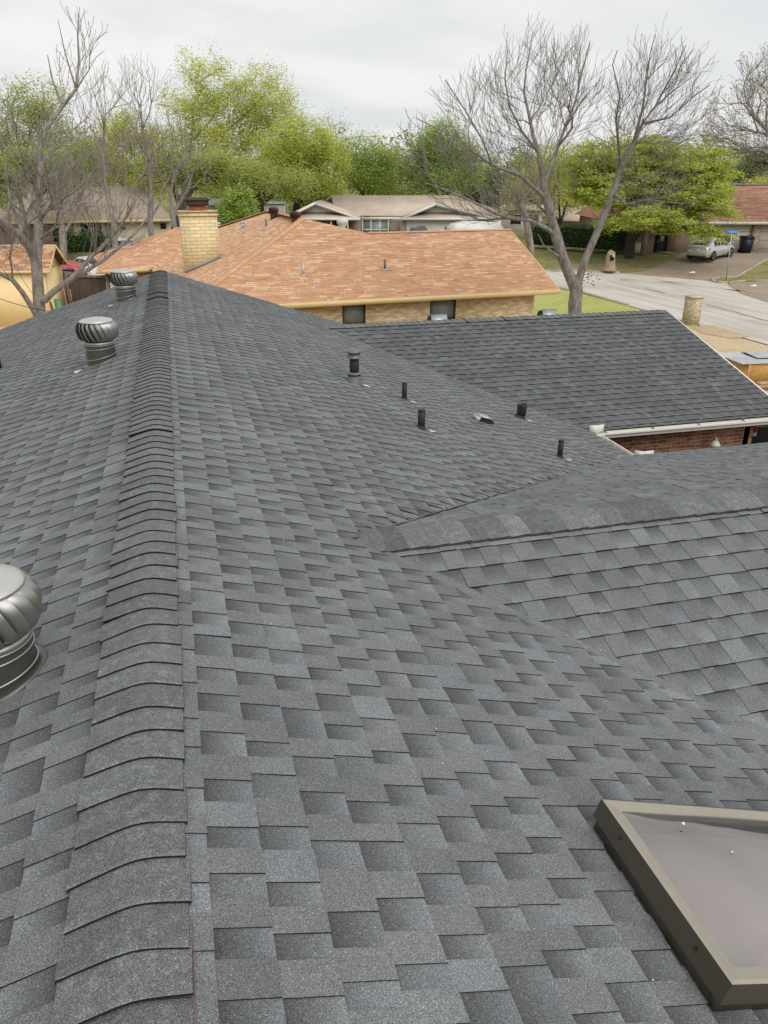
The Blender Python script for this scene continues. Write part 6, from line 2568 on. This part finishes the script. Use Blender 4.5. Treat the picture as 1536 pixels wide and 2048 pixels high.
for a_ in range(4):
    mb.prism([q_[a_], q_[(a_ + 1) % 4], ap], (0, 0, 0.02))
mb.build('cover', M['carred'], cn)
mb = MB()
mb.box((-1.35, -1.06, 1.0), (1.25, -1.03, hc_ - 0.02), CF_)
mb.build('side_curtain', M['carnavy'], cn)
for (u, v) in ((-1.35, -1.05), (1.28, -1.05), (1.28, 1.25), (-1.35, 1.25)):
    mb = MB()
    mb.tube([CF_(u, v, 0), CF_(u, v, hc_ - 0.05)], [.025, .025], 6)
    mb.build('pole', M['galv'], cn)
p = W(838, 468, 66)
sedan('dark blue pickup like car on the drive before the white garage', p[0], p[1], rad(195), M['carnavy'], H=1.8, suv=True)


# white covered trailer by the far garage
a = W(920, 462, 64)
TFm = frame((a[0], a[1], gz(a[0], a[1])), IA * -1)
tr = thing('covered_trailer', 'white covered trailer standing right of the far white garage', 'trailer')
mb = MB()
prof = [(0, .5), (0, 1.9), (.4, 2.25), (1.6, 2.45), (3.4, 2.35), (4.2, 2.0), (4.4, .5)]
mb.prism([TFm(u, 0, w) for u, w in prof], tuple(vec(*TFm(0, 2, 0)) - vec(*TFm(0, 0, 0))))
mb.build('cover', M['whiteframe'], tr)
for u in (1.5, 2.6):
    mb = MB()
    mb.prism([TFm(u + .35 * math.cos(k * .5236), -.02, .37 + .35 * math.sin(k * .5236)) for k in range(12)], tuple(vec(*TFm(0, .2, 0)) - vec(*TFm(0, 0, 0))))
    mb.build('wheel', M['tyre'], tr)


# ------------------------------------------------------------------ bins, sign, pillars
def bin_(label, p, h, w, m, s=1):
    t = thing('wheelie_bin', label, 'bin', group=None)
    F = frame((p[0], p[1], p[2]), RA)
    mb = MB()
    lo, hi = w * .40, w * .5
    vs = [F(-lo, -lo, 0.03), F(lo, -lo, 0.03), F(lo, lo, 0.03), F(-lo, lo, 0.03), F(-hi, -hi, h * .88), F(hi, -hi, h * .88), F(hi, hi, h * .88), F(-hi, hi, h * .88)]
    mb.mesh(vs, [(0, 3, 2, 1), (4, 5, 6, 7), (0, 1, 5, 4), (1, 2, 6, 5), (2, 3, 7, 6), (3, 0, 4, 7)])
    mb.box((-hi - .02, -hi - .02, h * .84), (hi + .02, -hi + .01, h * .885), F)
    mb.build('tub', m, t)
    mb = MB()
    k = hi + .035
    mb.prism([F(-k, -k, h * .89), F(-k, -k * .6, h * .96), F(-k, k * .2, h), F(-k, k, h * .97), F(-k, k, h * .89)], tuple(vec(*F(2 * k, 0, 0)) - vec(*F(0, 0, 0))))
    mb.build('lid', m, t)
    for s_ in (-1, 1):
        mb = MB()
        mb.tube([F(s_ * (lo + .02), lo, .12), F(s_ * (lo + .09), lo, .12)], [.12, .12], 12)
        mb.build('wheel', M['tyre'], t)
    mb = MB()
    mb.tube([F(-hi * .8, hi + .05, h * .9), F(hi * .8, hi + .05, h * .9)], [.02, .02], 6)
    mb.build('handle', m, t)
    return t


p = vec(*RF(X3(1489), -0.9, 0))
p[2] = gz(p[0], p[1]) + 0.03
bin_('tall navy blue wheelie bin against the beige garage door', p, 1.28, 0.80, M['navybin'])
p = vec(*RF(X3(1441), -1.1, 0))
p[2] = gz(p[0], p[1]) + 0.03
bin_('dark green wheelie bin half hidden by the silver car', p, 1.30, 0.95, M['greenbin'])

# street sign
sg = thing('street_sign', 'blue street name sign on a leaning galvanised pole at the corner', 'sign')
pb = G(1452, 562)
pt = W(1463.5, 467, math.hypot(pb[0] - CC[0], pb[1] - CC[1]) - 0.2)
mb = MB()
mb.tube([pb, pb + (pt - pb) * 0.995], [0.035, 0.03], 8)
mb.build('pole', M['galv'], sg)
mb = MB()
SGF = frame(tuple(pt), -YAW * 1.0)
mb.box((-0.36, -0.012, -0.02), (0.36, 0.012, 0.21), SGF)
sp_ = mb.build('sign_plate', M['signblue'], sg)
mb = MB()
mb.box((-0.05, -0.03, -0.08), (0.05, 0.03, 0.0), SGF)
mb.build('bracket', M['galv'], sg)


def text(txt, size, F, ox, oz, m, parent, ang):
    cu = bpy.data.curves.new('lettering', 'FONT')
    cu.body = txt
    cu.size = size
    cu.align_x = 'CENTER'
    cu.extrude = 0.002
    tmp = bpy.data.objects.new('tmp', cu)
    me_ = bpy.data.meshes.new_from_object(tmp)
    bpy.data.objects.remove(tmp)
    o = bpy.data.objects.new('lettering', me_)
    o.data.materials.clear()
    o.data.materials.append(m)
    p_ = F(ox, -0.016, oz)
    o.location = p_
    o.rotation_euler = (math.pi / 2, 0, ang)
    COL.objects.link(o)
    o.parent = parent
    return o


text('S', 0.14, SGF, -0.28, 0.045, M['signwhite'], sp_, -YAW)
text('WEDGE', 0.13, SGF, 0.0, 0.045, M['signwhite'], sp_, -YAW)
text('D', 0.12, SGF, 0.29, 0.05, M['signwhite'], sp_, -YAW)

# limestone mailbox pillar
pb = G(1380, 650)
ml = thing('mailbox_pillar', 'cream limestone mailbox pillar at the near edge of the street', 'mailbox')
MF = frame(tuple(pb), rad(4))
mb = MB()
mb.box((-.28, -.28, -.1), (.28, .28, 1.27), MF)
mb.build('pillar', M['stone'], ml)
mb = MB()
mb.box((-.31, -.31, 1.27), (.31, .31, 1.34), MF)
mb.build('cap', mat('limestone_cap', (0.56, 0.45, 0.30), 0.9, 0, 0.15, 6, 30), ml)
mb = MB()
mb.box((.282, -.14, .85), (.32, .14, 1.12), MF)
mb.build('mailbox_door', M['galv'], ml)

# broken stone stump of a mailbox across the street
pb = G(1219, 541)
F = frame(tuple(pb), rad(-15))
mb = MB()
rs = random.Random(6)
lv = [(0, .50), (.2, .42), (.45, .37), (.75, .35), (.95, .32), (1.1, .27), (1.2, .16)]
vs = []
for z, r in lv:
    for k in range(9):
        a = 2 * math.pi * k / 9
        vs.append(F(r * math.cos(a) * rs.uniform(.85, 1.12), r * math.sin(a) * rs.uniform(.85, 1.12), z + (rs.uniform(-.06, .2) if z > .9 else 0)))
mb.mesh(vs, [(i * 9 + k, i * 9 + (k + 1) % 9, (i + 1) * 9 + (k + 1) % 9, (i + 1) * 9 + k) for i in range(6) for k in range(9)] + [tuple(range(54, 63))])
st_ = thing('stone_post', 'rough stone mailbox post with dark opening across the street', 'mailbox')
mb.build('post', mat('rubble', (0.34, 0.26, 0.18), 0.95, 0, 0.45, 7, 20, bump=1.0), st_)
mb = MB()
mb.box((-.14, -.40, .72), (.12, -.24, 1.05), F)
mb.build('mailbox_opening', M['dark'], st_)
mb = MB()
mb.box((.0, -.42, .92), (.12, -.405, 1.06), F)
mb.build('door_plate', M['siding'], st_)

# ------------------------------------------------------------------ building materials beside the house
pb = onz(1515, 772, GZ)
WF = frame((pb[0], pb[1], GZ + 0.03), rad(-6))
cr = thing('plywood_box', 'low box of new orange strand board beside the roof corner', 'box')
mb = MB()
mb.box((-0.45, 0, 0), (2.6, 0.03, .72), WF)
mb.box((-0.45, 0.031, 0), (-0.42, 1.6, .72), WF)
mb.box((2.57, 0.031, 0), (2.6, 1.6, .72), WF)
mb.box((-0.41, 1.57, 0), (2.56, 1.6, .72), WF)
mb.build('panel', M['osb'], cr)
for u in (-0.47, 0.62, 2.5):
    mb = MB()
    mb.box((u, -0.04, 0), (u + .05, -0.002, .74), WF)
    mb.build('batten', M['osb'], cr)
for k, (x0, y0, L, w, z, an, lb) in enumerate(((-0.75, -0.05, 2.1, 1.05, .745, 0.0, 'ribbed grey metal roofing sheet lying on the strand board box, nearest the roof'), (0.15, 0.55, 3.0, 1.1, .80, -.10, 'ribbed grey metal roofing sheet lying crosswise over the other sheet'), (-0.85, 0.95, 1.9, 0.75, .735, .05, 'ribbed grey metal sheet at the back of the box, dark edged'))):
    mb = MB()
    F = frame(WF(x0, y0, z), rad(-6) + an)
    nb = 28
    for i in range(nb):
        def hh(i):
            return 0.022 if (i % 4) in (1, 2) else 0.0
        y_a, y_b = w * i / nb, w * (i + 1) / nb
        mb.face([F(0, y_a, hh(i)), F(L, y_a, hh(i)), F(L, y_b, hh(i + 1)), F(0, y_b, hh(i + 1))])
        mb.face([F(0, y_a, hh(i) - .004), F(0, y_b, hh(i + 1) - .004), F(L, y_b, hh(i + 1) - .004), F(L, y_a, hh(i) - .004)])
    tag(mb.build('metal_sheet', M['galv']), lb, 'metal sheet', 'roofing sheets on the box')
for k, (y0, z, an, L, lb) in enumerate(((-.55, .20, .02, 3.0, 'pale new plank lying just in front of the strand board box'), (-.75, .20, .05, 3.0, 'pale new plank in the middle of the lumber pile'), (-1.0, .12, .03, 3.0, 'lowest pale plank of the pile, nearest the gutter'))):
    F = frame(WF(-0.35 + .2 * k, y0, z), rad(-6) + an)
    mb = MB()
    mb.box((0, -.12, 0), (L, .12, .045), F)
    tag(mb.build('plank', M['lumber']), lb, 'plank', 'planks lying beside the box')
mb = MB()
F = frame(WF(0.2, -.9, 0), rad(-6))
mb.box((0, -.3, 0), (.1, .5, .115), F)
mb.box((1.6, -.3, 0), (1.7, .5, .115), F)
tag(mb.build('timber_bearer', M['osb']), 'brown timber bearers holding the pale planks off the ground', 'timber')

# red handled thing hanging in the dark doorway
hx, hy, hz2 = 10.93, WY + 0.25, FEZ - 0.56
ht = thing('hanging_lamp', 'small pale lamp on a red hook hanging in the dark doorway', 'lamp')
mb = MB()
mb.tube([(hx, hy, FEZ - 0.33), (hx, hy, hz2 + .05)], [.006, .006], 6)
mb.build('cord', M['galv'], ht)
mb = MB()
mb.box((hx - .03, hy - .03, hz2 + .03), (hx + .04, hy + .02, hz2 + .12))
mb.build('hook', M['red'], ht)
mb = MB()
mb.box((hx - .06, hy - .04, hz2 - .05), (hx + .03, hy + .03, hz2 + .025))
mb.build('shade', M['galv'], ht)

# ------------------------------------------------------------------ sky, sun, camera
wd = bpy.data.worlds.new('World')
SC.world = wd
wd.use_nodes = True
nt = wd.node_tree
bg = nt.nodes['Background']
sky = nn(nt, 'ShaderNodeTexSky', sky_type='NISHITA')
sky.sun_disc = False
SUN_EL, SUN_AZ = rad(48), rad(158)      # azimuth from +y towards +x
sky.sun_elevation = SUN_EL
sky.sun_rotation = SUN_AZ
sky.dust_density = 4.0
sky.air_density = 1.0
geo = nn(nt, 'ShaderNodeTexCoord')
sep = nn(nt, 'ShaderNodeSeparateXYZ')
nt.links.new(geo.outputs['Generated'], sep.inputs[0])
ad = nn(nt, 'ShaderNodeMath', operation='ADD')
ad.inputs[1].default_value = 0.22
ab = nn(nt, 'ShaderNodeMath', operation='ABSOLUTE')
nt.links.new(sep.outputs['Z'], ab.inputs[0])
nt.links.new(ab.outputs[0], ad.inputs[0])
dx = nn(nt, 'ShaderNodeMath', operation='DIVIDE')
dy = nn(nt, 'ShaderNodeMath', operation='DIVIDE')
nt.links.new(sep.outputs['X'], dx.inputs[0])
nt.links.new(ad.outputs[0], dx.inputs[1])
nt.links.new(sep.outputs['Y'], dy.inputs[0])
nt.links.new(ad.outputs[0], dy.inputs[1])
cmb = nn(nt, 'ShaderNodeCombineXYZ')
nt.links.new(dx.outputs[0], cmb.inputs[0])
nt.links.new(dy.outputs[0], cmb.inputs[1])
n1 = noise(nt, mapping(nt, cmb.outputs[0], (0.9, 1.0, 1), (0, 0, 0.4)), 1.3, 5, 0.5, dist=0.4)
# overcast deck: luminance before the 0.1 background strength
cl = ramp(nt, n1, [(0.34, (0.745, 0.78, 0.795)), (0.48, (0.83, 0.84, 0.84)), (0.62, (0.925, 0.92, 0.91))])
cl10 = mulc(nt, cl, (10, 10, 10))
mxs = nn(nt, 'ShaderNodeMix', data_type='RGBA')
mxs.inputs[0].default_value = 0.94
nt.links.new(sky.outputs[0], mxs.inputs[6])
nt.links.new(cl10, mxs.inputs[7])
nt.links.new(mxs.outputs[2], bg.inputs['Color'])
bg.inputs['Strength'].default_value = 0.083

sl = bpy.data.lights.new('sun', 'SUN')
sl.energy = 1.5
sl.angle = rad(55)
sl.color = (1.0, 0.985, 0.96)
so = bpy.data.objects.new('sun', sl)
COL.objects.link(so)
sd = Vector((math.sin(SUN_AZ) * math.cos(SUN_EL), math.cos(SUN_AZ) * math.cos(SUN_EL), math.sin(SUN_EL)))
so.rotation_euler = sd.to_track_quat('Z', 'Y').to_euler()
so.location = (0, 0, 40)

cam = bpy.data.cameras.new('camera')
cam.sensor_fit = 'VERTICAL'
cam.sensor_height = 24.0
cam.lens = FPX / 2048 * 24.0
cam.clip_start = 0.05
cam.clip_end = 2000
co_ = bpy.data.objects.new('camera', cam)
COL.objects.link(co_)
mw = Matrix.Identity(4)
for i in range(3):
    mw[i][0], mw[i][1], mw[i][2], mw[i][3] = CR[i], CU[i], -CF[i], CC[i]
co_.matrix_world = mw
SC.camera = co_
SC.render.engine = 'CYCLES'
vs_ = SC.view_settings
vs_.view_transform = 'Standard'
vs_.look = 'None'
vs_.exposure = 0.3
vs_.gamma = 1.0
SC.cycles.max_bounces = 6
SC.cycles.transparent_max_bounces = 12
SC.cycles.use_denoising = True
SC.cycles.caustics_reflective = False
SC.cycles.caustics_refractive = False
